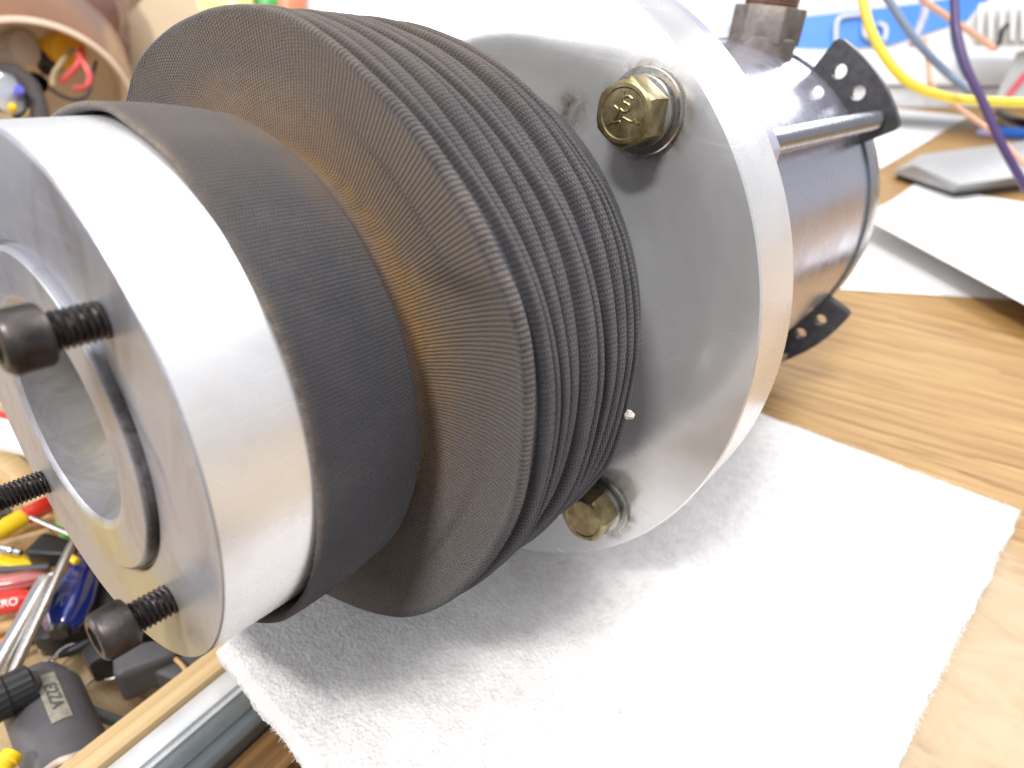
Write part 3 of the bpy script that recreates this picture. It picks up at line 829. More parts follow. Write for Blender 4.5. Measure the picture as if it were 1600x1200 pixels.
# ------------------------------------------------------------------ drawer below the bench edge
M_pine = NT('pale_pine'); 
_v = M_pine.coord('Object', (160, 4, 160)); _n = M_pine.noise(_v, 1.0, 6, 0.6, 1.0)
M_pine.set(Base_Color=M_pine.ramp(_n, [(0.3, (0.50, 0.33, 0.15)), (0.6, (0.68, 0.50, 0.27))]), Roughness=0.55); M_pine = M_pine.mat
M_ply = NT('drawer_plywood')
_v = M_ply.coord('Object', (14, 60, 14), (0, 0, 0.9)); _n = M_ply.noise(_v, 1.0, 7, 0.65, 1.5)
M_ply.set(Base_Color=M_ply.ramp(_n, [(0.3, (0.22, 0.125, 0.055)), (0.55, (0.42, 0.30, 0.16)), (0.75, (0.55, 0.44, 0.28))]), Roughness=0.6); M_ply = M_ply.mat
M_brownwood = NT('dark_stained_wood')
_v = M_brownwood.coord('Object', (200, 5, 200)); _n = M_brownwood.noise(_v, 1.0, 6, 0.6, 1.0)
M_brownwood.set(Base_Color=M_brownwood.ramp(_n, [(0.3, (0.09, 0.045, 0.015)), (0.7, (0.26, 0.14, 0.05))]), Roughness=0.5); M_brownwood = M_brownwood.mat
M_galv = plain('galvanised_rail', (0.74, 0.77, 0.80), 0.35, 0.3, 0.1, 80)
M_galvd = plain('painted_rail', (0.20, 0.23, 0.25), 0.4, 0.6, 0.1, 80)
FZ = -0.066
dr = empty('open_drawer', 'open wooden drawer full of tools below the bench edge', 'drawer', (-0.3, 0.0, FZ))
def pd(o): o.parent = dr; o.matrix_parent_inverse = Matrix.Translation(dr.location).inverted(); return o
pd(box('side_board', (-0.1585, -0.30, FZ), (-0.1495, 0.077, -0.030), M_pine, None, 0.0008))
pd(box('drawer_bottom', (-0.60, -0.30, FZ - 0.006), (-0.1586, 0.077, FZ), M_ply, None, 0))
pd(box('front_board', (-0.60, -0.312, FZ - 0.006), (-0.1495, -0.3002, -0.020), M_pine, None, 0.0008))
pd(box('back_board', (-0.60, 0.0775, FZ - 0.006), (-0.1590, 0.087, -0.046), M_pine, None, 0.0008))
# slide: light channel + darker inner member + lower lip
sl = pd(prism('drawer_slide', [(-0.1492, -0.0325), (-0.1418, -0.0325), (-0.1418, -0.0345), (-0.1405, -0.0345), (-0.1405, -0.052), (-0.1492, -0.052)], -0.077, 0.30, M_galv, None, 0.0004, Matrix.Rotation(math.radians(90), 4, 'X')))
cab = empty('bench_cabinet', 'wooden bench cabinet side with a fixed grey rail beside the open drawer', 'cabinet', (-0.13, 0.0, -0.06))
def pc(o): o.parent = cab; o.matrix_parent_inverse = Matrix.Translation(cab.location).inverted(); return o
pc(prism('fixed_rail', [(-0.1400, -0.0350), (-0.1345, -0.0365), (-0.1345, -0.0375), (-0.1290, -0.0335), (-0.1270, -0.0350), (-0.1270, -0.055), (-0.1400, -0.055)], -0.077, 0.30, M_galvd, None, 0.0005, Matrix.Rotation(math.radians(90), 4, 'X')))
pc(box('cabinet_rail', (-0.1266, -0.30, -0.075), (-0.1150, 0.077, -0.040), M_brownwood, None, 0.001))
pc(box('cabinet_strip', (-0.1146, -0.30, -0.070), (-0.1110, 0.077, -0.038), M_brownwood, None, 0.0006))
pc(box('cabinet_panel', (-0.1106, -0.30, -0.080), (0.60, 0.077, -0.073), M_brownwood, None, 0.001))
pc(box('cabinet_back', (-0.1106, 0.0785, -0.30), (2.0, 0.090, -0.0285), M_brownwood, None, 0))

# ------------------------------------------------------------------ tools in the drawer (blurred foreground clutter)
def seg_lathe(name, a, b, prof, mat, parent=None, segs=20, sharp=35, rfun=None):
    """prof in fractions of the segment length for position, metres for radius"""
    a = Vector(a); b = Vector(b); L = (b - a).length
    return lathe(name, [(t * L, r) for t, r in prof], a, (b - a), mat, parent, segs, sharp=sharp, rfun=rfun)
def wpx(p, px): return px * 0.5 * depth_of(p) / F_PX
M_chrome = plain('chromed_steel', (0.75, 0.76, 0.78), 0.14, 1.0, 0.05, 100, 0.05)
M_steel = plain('dull_steel', (0.45, 0.43, 0.41), 0.3, 1.0, 0.15, 200)
M_red = plain('red_plastic', (0.62, 0.03, 0.02), 0.25, 0, 0.08, 60, 0.05, 0.5)
M_orange = plain('orange_plastic', (0.80, 0.14, 0.02), 0.3, 0, 0.08, 60)
M_yel = plain('yellow_plastic', (0.85, 0.58, 0.02), 0.3, 0, 0.06, 60)
M_blue = plain('navy_plastic', (0.008, 0.02, 0.16), 0.12, 0, 0.15, 60, 0.05, 0.8)
M_blk = plain('black_plastic', (0.018, 0.018, 0.02), 0.35, 0, 0.2, 80)
M_gry = plain('grey_rubber', (0.075, 0.072, 0.078), 0.55, 0, 0.15, 120)
M_tan = plain('tan_wood', (0.58, 0.37, 0.16), 0.6, 0, 0.2, 80)
M_white = plain('white_card', (0.80, 0.80, 0.80), 0.6, 0, 0.03, 40)
M_green = plain('green_plastic', (0.10, 0.45, 0.13), 0.4, 0, 0.1, 60)
def text_obj(name, body, size, mat, parent, M, ext=0.0001, extra=None):
    cu = bpy.data.curves.new(name, 'FONT'); cu.body = body; cu.size = size; cu.extrude = ext; cu.align_x = 'CENTER'; cu.align_y = 'CENTER'
    if extra: cu.offset = extra
    ob = bpy.data.objects.new(name, cu); COL.objects.link(ob)
    dg = bpy.context.evaluated_depsgraph_get()
    me = bpy.data.meshes.new_from_object(ob.evaluated_get(dg)); bpy.data.objects.remove(ob)
    me.transform(M); return link(name, me, mat, parent, 30)

# red-ended yellow handle
a, b = at(-30, 845, -0.045), at(84, 783, -0.045); w = wpx(a, 30)
t = empty('marker_handle', 'yellow and red plastic tool handle lying across the drawer, beside the hub rim', 'tool handle', a)
def under(t, o): o.parent = t; o.matrix_parent_inverse = Matrix.Translation(t.location).inverted(); return o
mid = a.lerp(b, 0.58)
under(t, seg_lathe('grip', a, mid, [(0, w * .8), (.05, w), (.9, w), (1, w * .92)], M_yel))
under(t, seg_lathe('grip_end', mid, b, [(0, w * .92), (.1, w * 1.0), (.85, w * .98), (1, w * .7)], M_red))
# red screwdriver with white lettering
a, b = at(-60, 955, -0.048), at(52, 935, -0.048); w = wpx(a, 36)
t = empty('red_screwdriver', 'red screwdriver handle with white lettering at the left edge of the drawer', 'screwdriver', a)
def flute(n, k):
    return lambda s, r, th: r * (1 + k * math.cos(n * th))
under(t, seg_lathe('handle', a, b, [(0, w * .9), (.06, w), (.8, w), (.92, w * .85), (1, w * .6)], M_red, None, 48, rfun=flute(6, .05)))
under(t, seg_lathe('collar', b, b + (b - a) * .18, [(0, w * .55), (1, w * .5)], M_chrome))
ax_ = (b - a).normalized(); up_ = Vector((0, 0, 1)); up_ = (up_ - ax_ * up_.dot(ax_)).normalized()
toc = (Vector((0, 0, H)) - a.lerp(b, .6)); toc = (toc - ax_ * toc.dot(ax_)).normalized()
yy = toc.cross(ax_)
Mt = Matrix.Translation(a.lerp(b, 0.68) + toc * (w * 1.06)) @ Matrix(((ax_.x, yy.x, toc.x, 0), (ax_.y, yy.y, toc.y, 0), (ax_.z, yy.z, toc.z, 0), (0, 0, 0, 1)))
under(t, text_obj('lettering', 'CRO', w * 0.9, M_white, None, Mt))
# maroon clear handle above it
a, b = at(-60, 925, -0.046), at(72, 902, -0.046); w = wpx(a, 30)
t = empty('clear_handle_screwdriver', 'dark red translucent screwdriver handle behind the red lettered one', 'screwdriver', a)
under(t, seg_lathe('handle', a, b, [(0, w * .9), (.06, w), (.8, w), (.92, w * .8), (1, w * .5)], plain('clear_maroon', (0.42, 0.10, 0.09), 0.12, 0, .3, 40, .05, .8), None, 48, rfun=flute(8, .06)))
under(t, seg_lathe('shank', b, at(100, 890, -0.046), [(0, w * .3), (1, w * .3)], M_chrome))
# bright chrome rod
a, b = at(76, 902, -0.036), at(-28, 1080, -0.036); w = wpx(a, 26)
tag(seg_lathe('chrome_wrench_shaft', a, b, [(0, w * .3), (.03, w), (.2, w * 1.05), (.5, w * .85), (.97, w * .85), (1, w * .5)], M_chrome), 'bright chrome tool shaft slanting down the left of the drawer', 'tool shaft')
# long beige-grey rod
a, b = at(118, 838, -0.030), at(8, 1075, -0.040); w = wpx(a, 13)
t = empty('steel_tweezer', 'long dull steel pick lying on top of the tool pile, beside the chrome shaft', 'pick', b)
under(t, seg_lathe('shank', a, b, [(0, w * .6), (.1, w), (1, w * 1.2)], M_steel))
under(t, seg_lathe('tip', a, at(48, 808, -0.030), [(0, w * .6), (.5, w * .8), (1, w * .5)], M_steel))
# navy screwdriver handle
a, b = at(94, 985, -0.048), at(142, 872, -0.048); w = wpx(a, 66)
t = empty('blue_screwdriver', 'navy blue glossy screwdriver handle beside the hub rim', 'screwdriver', a)
under(t, seg_lathe('handle', a, b, [(0, w * .55), (.08, w * .85), (.3, w), (.6, w * .85), (.75, w * .7), (.9, w * .8), (1, w * .5)], M_blue, None, 48, rfun=flute(6, .07)))
under(t, seg_lathe('end_cap', a - (b - a) * .05, a, [(0, w * .4), (1, w * .55)], M_blk))
# black parts near
def lump(name, cen, size, mat, label, cat, seed=0, rot=0.0):
    bm = bmesh.new(); bmesh.ops.create_cube(bm, size=1)
    bmesh.ops.bevel(bm, geom=bm.edges[:], offset=0.18, segments=3, affect='EDGES', profile=.6)
    # a waist and a step so it is a moulded part, not a block
    for v in bm.verts:
        if v.co.x > 0.1: v.co.y *= 0.72; v.co.z *= 0.8
        v.co.x *= size[0]; v.co.y *= size[1]; v.co.z *= size[2]
    bmesh.ops.transform(bm, matrix=Matrix.Translation(cen) @ Matrix.Rotation(rot, 4, 'Z'), verts=bm.verts[:])
    return tag(bm_obj(name, bm, mat), label, cat, 'dark plugs in the drawer' if cat == 'plug' else None)
lump('plastic_clip', at(84, 862, -0.050), (0.016, 0.012, 0.010), M_blk, 'dark clip under the end of the steel pick', 'clip', 1, 0.5)
lump('black_socket_holder', at(170, 935, -0.058), (0.052, 0.030, 0.012), M_blk, 'black plastic holder behind the navy screwdriver handle', 'holder', 1, 1.2)
lump('pencil_stub', at(20, 880, -0.055), (0.034, 0.008, 0.007), M_yel, 'small yellow plastic strip under the chrome socket', 'strip', 1, 0.35)
a, b = at(-10, 855, -0.046), at(33, 864, -0.046); w = wpx(a, 15)
t = empty('chrome_socket', 'small chrome socket adapter below the yellow handle', 'socket', a)
under(t, seg_lathe('body', a, a.lerp(b, .7), [(0, w), (.85, w), (1, w * .7)], M_chrome))
under(t, seg_lathe('tip', a.lerp(b, .72), b, [(0, w * .5), (.3, w * .8), (1, w * .6)], M_chrome))
for (p, q2, wd, z_, mat, lab, nm, ct) in [
    ((-20, 842), (92, 812), 17, -0.056, M_tan, 'tan wooden stick below the yellow and red handle', 'wooden_stick', 'stick'),
    ((10, 868), (72, 842), 16, -0.060, M_tan, 'short pale wooden stick under the dark clip', 'wooden_stick', 'stick'),
    ((-30, 893), (78, 886), 12, -0.050, M_gry, 'thin dark grey rod between the chrome socket and the red handles', 'grey_rod', 'rod'),
    ((-30, 985), (60, 970), 22, -0.058, M_tan, 'tan wooden stick below the red lettered screwdriver', 'wooden_stick', 'stick'),
    ((-30, 1010), (70, 985), 10, -0.056, M_orange, 'orange rod below the red lettered screwdriver', 'orange_rod', 'rod'),
    ((86, 800), (108, 838), 18, -0.056, M_green, 'green plastic plug by the hub rim', 'green_plug', 'plug'),
    ((108, 870), (122, 878), 12, -0.040, M_yel, 'small yellow bead next to the steel pick', 'yellow_bead', 'bead'),
]:
    a, b = at(*p, z_), at(*q2, z_); w = wpx(a, wd)
    tag(seg_lathe(nm, a, b, [(0, w * .6), (.04, w), (.5, w * .96), (.96, w), (1, w * .6)], mat, None, 16), lab, ct, 'wooden sticks in the drawer' if ct == 'stick' else None)
for (p, q2, wd, z_, mat, lab, nm, ct) in [
    ((40, 1000), (100, 968), 24, -0.060, M_blk, 'black round rod under the navy screwdriver handle', 'black_rod', 'rod'),
    ((60, 1018), (120, 985), 16, -0.060, M_steel, 'dull steel rod below the black round rod', 'steel_rod', 'rod'),
    ((-20, 1035), (40, 1012), 14, -0.060, M_gry, 'grey rubber rod at the left edge above the chuck', 'rubber_rod', 'rod'),
    ((118, 905), (160, 880), 14, -0.046, M_chrome, 'short chrome bit across the navy handle end', 'chrome_bit', 'bit'),
    ((-20, 812), (20, 800), 22, -0.058, M_blk, 'black tool end behind the yellow and red handle', 'black_rod', 'rod'),
    ((60, 1046), (100, 1060), 12, -0.061, M_tan, 'tan wooden chip above the large dark tool body', 'wood_chip', 'chip')]:
    a, b = at(*p, z_), at(*q2, z_); w = wpx(a, wd)
    tag(seg_lathe(nm, a, b, [(0, w * .6), (.04, w), (.6, w * .96), (.62, w * .8), (.96, w * .8), (1, w * .5)], mat, None, 16), lab, ct)
# dark tapered pin
a, b = at(145, 1002, -0.056), at(45, 1045, -0.056); w = wpx(a, 17)
t = empty('awl', 'dark handled awl with a thin grey tip below the cap screw', 'awl', a)
under(t, seg_lathe('handle', a, a.lerp(b, .55), [(0, w * .7), (.1, w), (.7, w * .95), (1, w * .5)], M_blk))
under(t, seg_lathe('tip', a.lerp(b, .55), b, [(0, w * .45), (1, w * .18)], M_steel))
# chain link ring
def torus_link(name, cen, R_, r_, mat, label, cat, ang):
    pts = []
    for k in range(25):
        t_ = 2 * PI * k / 24
        pts.append((R_ * 1.35 * math.cos(t_), R_ * math.sin(t_), 0))
    Mx = Matrix.Translation(cen) @ Matrix.Rotation(ang, 4, 'Z') @ Matrix.Rotation(0.5, 4, 'X')
    o = tube(name, [Mx @ Vector(p) for p in pts], r_, mat, None, 10, 2)
    return tag(o, label, cat, 'metal rings in the drawer')
torus_link('key_ring', at(172, 1044, -0.058), 0.0040, 0.0011, M_steel, 'small steel link lying on the bare drawer bottom', 'ring', 0.9)
torus_link('key_ring', at(118, 1040, -0.060), 0.0075, 0.0006, M_steel, 'thin wire loop on the drawer bottom left of the steel link', 'ring', 0.2)
lump('black_connector', at(232, 1040, -0.052), (0.020, 0.013, 0.016), M_gry, 'dark grey plug under the lower rim of the hub', 'plug', 2, 1.1)
lump('black_connector', at(290, 1052, -0.056), (0.018, 0.014, 0.012), M_gry, 'dark grey plug against the pine drawer side', 'plug', 2, 0.2)
lump('black_connector', at(205, 1005, -0.054), (0.030, 0.010, 0.012), M_blk, 'black plug behind the lower cap screw head', 'plug', 2, 1.4)
tag(tube('wire_stub', [at(266, 1022, -0.05), at(285, 1040, -0.047), at(292, 1052, -0.047)], 0.0008, M_tan), 'short tan wire end lying on the dark plug by the drawer side', 'wire')
# big black power tool body with a faded label
a, b = at(55, 1060, -0.045), at(128, 1240, -0.045); w = wpx(a, 104)
t = empty('black_tool_body', 'large dark grey cylindrical tool body with a faded pale label, bottom left of the drawer', 'power tool', a)
tb = under(t, seg_lathe('body', a, b, [(0, w * .45), (.03, w * .7), (.12, w * .86), (.2, w), (.9, w), (.95, w * .9), (1, w * .6)], M_gry, None, 48))
ax_ = (b - a).normalized(); toc = (Vector((0, 0, H)) - a.lerp(b, .5)); toc = (toc - ax_ * toc.dot(ax_)).normalized(); sd_ = ax_.cross(toc)
M_lab = plain('faded_label', (0.27, 0.25, 0.20), 0.6, 0, .3, 500)
LV = []; LF = []
nn = 10
for i in range(nn + 1):
    for j in range(2):
        an = math.radians(-2 + 28 * i / nn); L = (b - a).length
        pos = a + ax_ * L * (0.22 + 0.40 * j) + (toc * math.cos(an) + sd_ * -math.sin(an)) * (w + 0.0003)
        LV.append(pos)
for i in range(nn): LF.append((i * 2, i * 2 + 2, i * 2 + 3, i * 2 + 1))
under(t, mesh('label', LV, LF, M_lab, None))
yy = -sd_
an = math.radians(12); nrm = (toc * math.cos(an) - sd_ * math.sin(an)); xx = ax_; y2 = nrm.cross(xx)
Mt = Matrix.Translation(a + ax_ * (b - a).length * 0.42 + nrm * (w + 0.0006)) @ Matrix(((xx.x, y2.x, nrm.x, 0), (xx.y, y2.y, nrm.y, 0), (xx.z, y2.z, nrm.z, 0), (0, 0, 0, 1)))
under(t, text_obj('label_text', 'E2ZA', w * 0.42, M_gry, None, Mt))
# second black tool head on its left
a, b = at(-40, 1110, -0.030), at(52, 1065, -0.032); w = wpx(a, 70)
t = empty('black_chuck', 'matte black ribbed chuck lying against the large dark tool body', 'chuck', a)
under(t, seg_lathe('chuck_body', a, b, [(0, w), (.5, w), (.55, w * .9), (.95, w * .9), (1, w * .7)], M_blk, None, 60, rfun=flute(20, .02)))
under(t, seg_lathe('nose', b, b + (b - a) * .12, [(0, w * .6), (1, w * .35)], M_gry))
tag(tube('grey_cable', [at(70, 1070, -0.05), at(110, 1092, -0.045), at(150, 1115, -0.05), at(192, 1130, -0.056)], 0.0019, plain('grey_cable_rubber', (0.13, 0.15, 0.16), .45)), 'thin grey cable end crossing the drawer bottom', 'cable')
tag(tube('tan_wire', [at(60, 1215, -0.03), at(90, 1192, -0.031), at(115, 1183, -0.031), at(150, 1170, -0.038)], 0.0012, plain('tan_wire_sheath', (0.50, 0.40, 0.33), .5)), 'thin tan wire across the bottom of the dark tool body', 'wire')
t = empty('yellow_plug', 'yellow ribbed plug in the bottom left corner', 'plug', at(10, 1190, -0.03))
a, b = at(-20, 1230, -0.030), at(22, 1176, -0.030); w = wpx(a, 34)
under(t, seg_lathe('plug_body', a, b, [(0, w), (.2, w * .85), (.25, w), (.45, w * .85), (.5, w), (.7, w * .85), (.75, w), (.95, w), (1, w * .7)], M_yel, None, 24))
# red-lidded white carton near the bench edge
cz = at(-8, 704, 0.0)
t = empty('small_carton', 'small white carton with a red edge on the bench left of the hub', 'carton', cz)
Mx = Matrix.Translation(cz) @ Matrix.Rotation(0.35, 4, 'Z')
under(t, box('carton_body', (-0.03, 0.0, 0.0004), (0.030, 0.014, 0.006), M_white, None, 0.0006, Mx))
under(t, box('carton_lid', (-0.0305, 0.0115, 0.0062), (0.0305, 0.0145, 0.0072), M_red, None, 0.0005, Mx))

# ------------------------------------------------------------------ things on the bench behind
M_paper = plain('white_paper', (0.84, 0.84, 0.84), 0.7, 0, 0.01, 20, 0.02)
def sheet(name, corners, zf, label, N=24):
    """curved sheet: corners in world xy (4), zf(u,v) height; 0.2 mm thick"""
    A, B, C_, D = [Vector(c) for c in corners]; V = []; Fc = []
    for lay in (0, 1):
        for j in range(N + 1):
            for i in range(N + 1):
                u, v = i / N, j / N
                p = (A * (1 - u) + B * u) * (1 - v) + (D * (1 - u) + C_ * u) * v
                V.append((p.x, p.y, zf(u, v) + (0.0002 if lay == 0 else 0)))
    n = N + 1; off = n * n
    for j in range(N):
        for i in range(N):
            a = j * n + i; Fc.append((a, a + 1, a + n + 1, a + n)); Fc.append((off + a, off + a + n, off + a + n + 1, off + a + 1))
    bd = [i for i in range(n)] + [j * n + N for j in range(1, n)] + [N * n + i for i in range(N - 1, -1, -1)] + [j * n for j in range(N - 1, 0, -1)]
    for k in range(len(bd)):
        a, b = bd[k], bd[(k + 1) % len(bd)]; Fc.append((b, a, off + a, off + b))
    return tag(mesh(name, V, Fc, M_paper, None, 60), label, 'paper', 'white paper sheets on the bench')
def xy(px, py, z=0): p = at(px, py, z); return (p.x, p.y)
sheet('paper_sheet', [xy(1290, 452), xy(1680, 476), xy(1680, 330), xy(1330, 330)], lambda u, v: 0.0006, 'flat white paper sheet shaded by the curled sheet lying over it')
sheet('paper_sheet', [xy(1335, 345, .016), xy(1760, 560, .016), xy(1800, 350, .002), xy(1429, 287, .002)], lambda u, v: 0.0015 + 0.020 * (1 - v) ** 2.2 * (1 - 0.3 * u), 'curled white paper sheet lying on the flat one beside the motor')
sheet('paper_sheet', [xy(1350, 276), xy(1378, 263), xy(1513, 183), xy(1360, 166)], lambda u, v: 0.0008, 'white paper sheet behind the motor, its corner pointing right')
# grey folded case
M_case = plain('light_grey_case', (0.36, 0.36, 0.37), 0.45, 0, 0.05, 10)
zt = 0.020
cs = empty('grey_case', 'flat light grey case with a dark underside lying on the papers', 'case', at(1480, 300))
pA = [xy(1398, 262, .012), xy(1488, 302, .006), xy(1700, 272, .010), xy(1700, 205, .02), xy(1440, 236, .02)]
bm = bmesh.new()
tops = [0.0085, 0.0095, 0.013, 0.018, 0.016]
inn = [xy(1430, 250, .024), xy(1502, 280, .024), xy(1700, 252, .026), xy(1700, 212, .03), xy(1462, 236, .026)]
v0 = [bm.verts.new((p[0], p[1], z_ - 0.002)) for p, z_ in zip(pA, [0.009, 0.009, 0.009, 0.009, 0.009])]; v1 = [bm.verts.new((p[0], p[1], z_)) for p, z_ in zip(pA, tops)]; v2 = [bm.verts.new((p[0], p[1], 0.019)) for p in inn]
for A_, B_ in ((v0, v1), (v1, v2)):
    for i in range(5): bm.faces.new((A_[i], A_[(i + 1) % 5], B_[(i + 1) % 5], B_[i]))
bm.faces.new(v2); bm.faces.new(v0[::-1])
under(cs, bm_obj('shell', bm, M_case))
under(cs, prism('base_pad', [(p[0] * 1.0 + 0.004, p[1] + 0.004) for p in pA], 0.0004, 0.0068, M_blk, None, 0.0005))
# blue pen
a, b = at(1528, 207, .006), at(1680, 212, .006); w = wpx(a, 17)
t = empty('blue_pen', 'thick blue pen with a pale lavender tip at the right edge of the bench', 'pen', a)
under(t, seg_lathe('tip', a, a.lerp(b, .16), [(0, w * .3), (.4, w * .8), (1, w * .9)], plain('lavender_plastic', (0.45, 0.42, 0.75), .35)))
under(t, seg_lathe('barrel', a.lerp(b, .16), b, [(0, w * .9), (.05, w * 1.1), (.95, w * 1.1), (1, w * .8)], plain('bright_blue_plastic', (0.04, 0.20, 0.80), .3)))
# dark cable behind
tag(tube('black_cable', [at(1560, 176, .01), at(1585, 188, .012), at(1620, 196, .012), at(1680, 205, .01)], 0.006, M_blk), 'black cable above the blue pen at the right edge', 'cable')
# long white tray
M_tray = plain('white_plastic', (0.80, 0.80, 0.81), 0.35, 0, 0.03, 10)
dA = dep(1120, 168, 0.95); dB = dep(1640, 172, 0.95)
zb = 0.95
def upright(name, depth, quads, thick, mat, parent=None, bevel=0.002):
    """slab facing the camera-side at a given depth: outline given in picture points, thickness going away (world Y)"""
    ps = [dep(x, y, depth) for x, y in quads]
    bm = bmesh.new(); vs = [bm.verts.new(p) for p in ps]; f = bm.faces.new(vs)
    r = bmesh.ops.extrude_face_region(bm, geom=[f])
    for g in r['geom']:
        if isinstance(g, bmesh.types.BMVert): g.co += Vector((0.1, 1, 0)).normalized() * thick
    if bevel: bmesh.ops.bevel(bm, geom=bm.edges[:], offset=bevel, segments=2, affect='EDGES', profile=.5)
    return bm_obj(name, bm, mat, parent)
t = empty('white_tray', 'long white plastic tray with a grey lower edge behind the wires', 'tray', dep(1400, 165, 0.95))
under(t, upright('tray_wall', 0.95, [(1180, 80), (1650, 92), (1650, 136), (1180, 130)], 0.10, M_tray, None, 0.004))
under(t, upright('tray_base', 0.96, [(1180, 130), (1650, 136), (1650, 170), (1180, 166)], 0.12, plain('light_grey_plastic', (0.55, 0.55, 0.57), .4), None, 0.003))
# white carton with a blue band
t = empty('blue_band_carton', 'white carton with a blue printed band and rounded white outlines behind the motor', 'carton', dep(1300, 100, 1.15))
under(t, upright('carton_body', 1.20, [(1020, -260), (1780, -330), (1780, 110), (1020, 110)], 0.25, M_white, None, 0.002))
M_band = NT('blue_printed_band'); _n = M_band.noise(M_band.coord('Object'), 9, 3)
M_band.set(Base_Color=M_band.ramp(_n, [(0.3, (0.05, 0.22, 0.70)), (0.7, (0.08, 0.30, 0.78))]), Roughness=0.4); M_band = M_band.mat
under(t, upright('blue_band', 1.196, [(1139, 40), (1262, 25), (1430, 6), (1600, -22), (1600, 12), (1500, 34), (1390, 70), (1262, 79), (1139, 60)], 0.003, M_band, None, 0.0))
def outline(pts, w_): 
    return under(t, tube('printed_outline', [dep(x, y, 1.190) for x, y in pts], w_, M_white, None, 8, 6))
outline([(1306, 66), (1306, 44), (1309, 32), (1318, 26), (1350, 22)], 0.0035)
outline([(1352, 26), (1350, 44), (1352, 56), (1362, 62), (1374, 66)], 0.0035)
outline([(1372, 36), (1384, 44), (1382, 64)], 0.0035)
# grey striped cable comb
t = empty('grey_grille', 'pale grey slotted plastic grille at the top right corner', 'grille', dep(1570, 60, 0.85))
under(t, upright('frame', 0.86, [(1505, 40), (1525, 14), (1560, -12), (1660, -20), (1660, 72), (1520, 72)], 0.05, plain('pale_grey_plastic', (0.60, 0.60, 0.60), .45), None, 0.003))
for k in range(7):
    x = 1527 + k * 17
    under(t, upright('slat', 0.848, [(x, 62), (x + 2, 6), (x + 8, 4), (x + 7, 64)], 0.01, plain('grille_slat', (0.68, 0.67, 0.66), .5) if k == 0 else bpy.data.materials['grille_slat'], None, 0.001))
# grey book with red stripe
t = empty('grey_folder', 'standing grey folder with a red diagonal stripe at the right edge', 'folder', dep(1590, 120, 0.9))
under(t, upright('cover', 0.88, [(1556, 152), (1588, 82), (1700, 60), (1700, 156)], 0.03, plain('grey_cover', (0.42, 0.43, 0.43), .5), None, 0.001))
under(t, upright('stripe', 0.876, [(1570, 150), (1600, 112), (1640, 92), (1640, 100), (1604, 122), (1578, 152)], 0.002, plain('red_stripe', (0.60, 0.06, 0.10), .5), None, 0.0))
# loose hanging wires
def wire(name, pts, wd, mat, label):
    P_ = [dep(x, y, d) for x, y, d in pts]
    return tag(tube(name, P_, wd * 0.5 * pts[len(pts) // 2][2] / F_PX, mat, None, 14, 10), label, 'wire', 'loose wires hanging over the bench')
M_wy = plain('yellow_wire_sheath', (0.78, 0.62, 0.06), .35, 0, .04, 40, .05)
M_wg = plain('blue_grey_wire_sheath', (0.17, 0.22, 0.32), .35, 0, .06, 40, .05)
M_wp = plain('purple_wire_sheath', (0.075, 0.045, 0.15), .35, 0, .06, 40, .05)
M_wc = plain('peach_wire_sheath', (0.62, 0.36, 0.24), .35, 0, .06, 40, .05)
wire('yellow_wire', [(1338, -60, .46), (1348, 0, .46), (1362, 50, .46), (1388, 96, .46), (1425, 132, .46), (1480, 152, .46), (1540, 158, .46), (1640, 162, .46)], 14.5, M_wy, 'thick bright yellow wire looping across the top right')
wire('grey_wire', [(1350, -50, .50), (1388, 0, .50), (1420, 48, .50), (1455, 90, .50), (1492, 124, .50), (1520, 146, .48)], 12, M_wg, 'blue grey wire running beside the yellow wire')
wire('purple_wire', [(1490, -60, .43), (1491, 0, .43), (1495, 50, .43), (1511, 108, .43), (1536, 160, .43), (1560, 215, .43), (1585, 262, .43), (1625, 330, .43)], 13, M_wp, 'dark purple wire hanging down the right edge')
wire('blue_wire', [(1488, 30, .45), (1490, 60, .45), (1500, 98, .45), (1512, 122, .45)], 8, plain('blue_wire_sheath', (0.06, 0.16, 0.40), .35), 'short blue wire hugging the purple wire')
w1 = wire('peach_wire', [(1400, -40, .52), (1440, -2, .52), (1480, 26, .52), (1520, 52, .52), (1554, 76, .52)], 9.5, M_wc, 'pale copper coloured wire with a blackened cut end')
tc = tube('stripped_end', [dep(1554, 76, .52), dep(1562, 64, .52), (dep(1566, 48, .52)), dep(1574, 38, .52)], 0.0018, M_blk, w1, 8, 6)
wire('peach_wire', [(1444, 60, .60), (1450, 100, .60), (1458, 136, .60), (1500, 170, .60), (1560, 215, .56), (1640, 300, .50)], 7, M_wc, 'thin pale copper wire crossing behind the purple wire')
wire('lavender_wire', [(1440, -40, .70), (1446, 10, .70), (1438, 40, .70), (1425, 70, .70)], 12, plain('lavender_wire_sheath', (0.45, 0.45, 0.62), .4), 'blurred lavender wire end behind the blue grey wire')

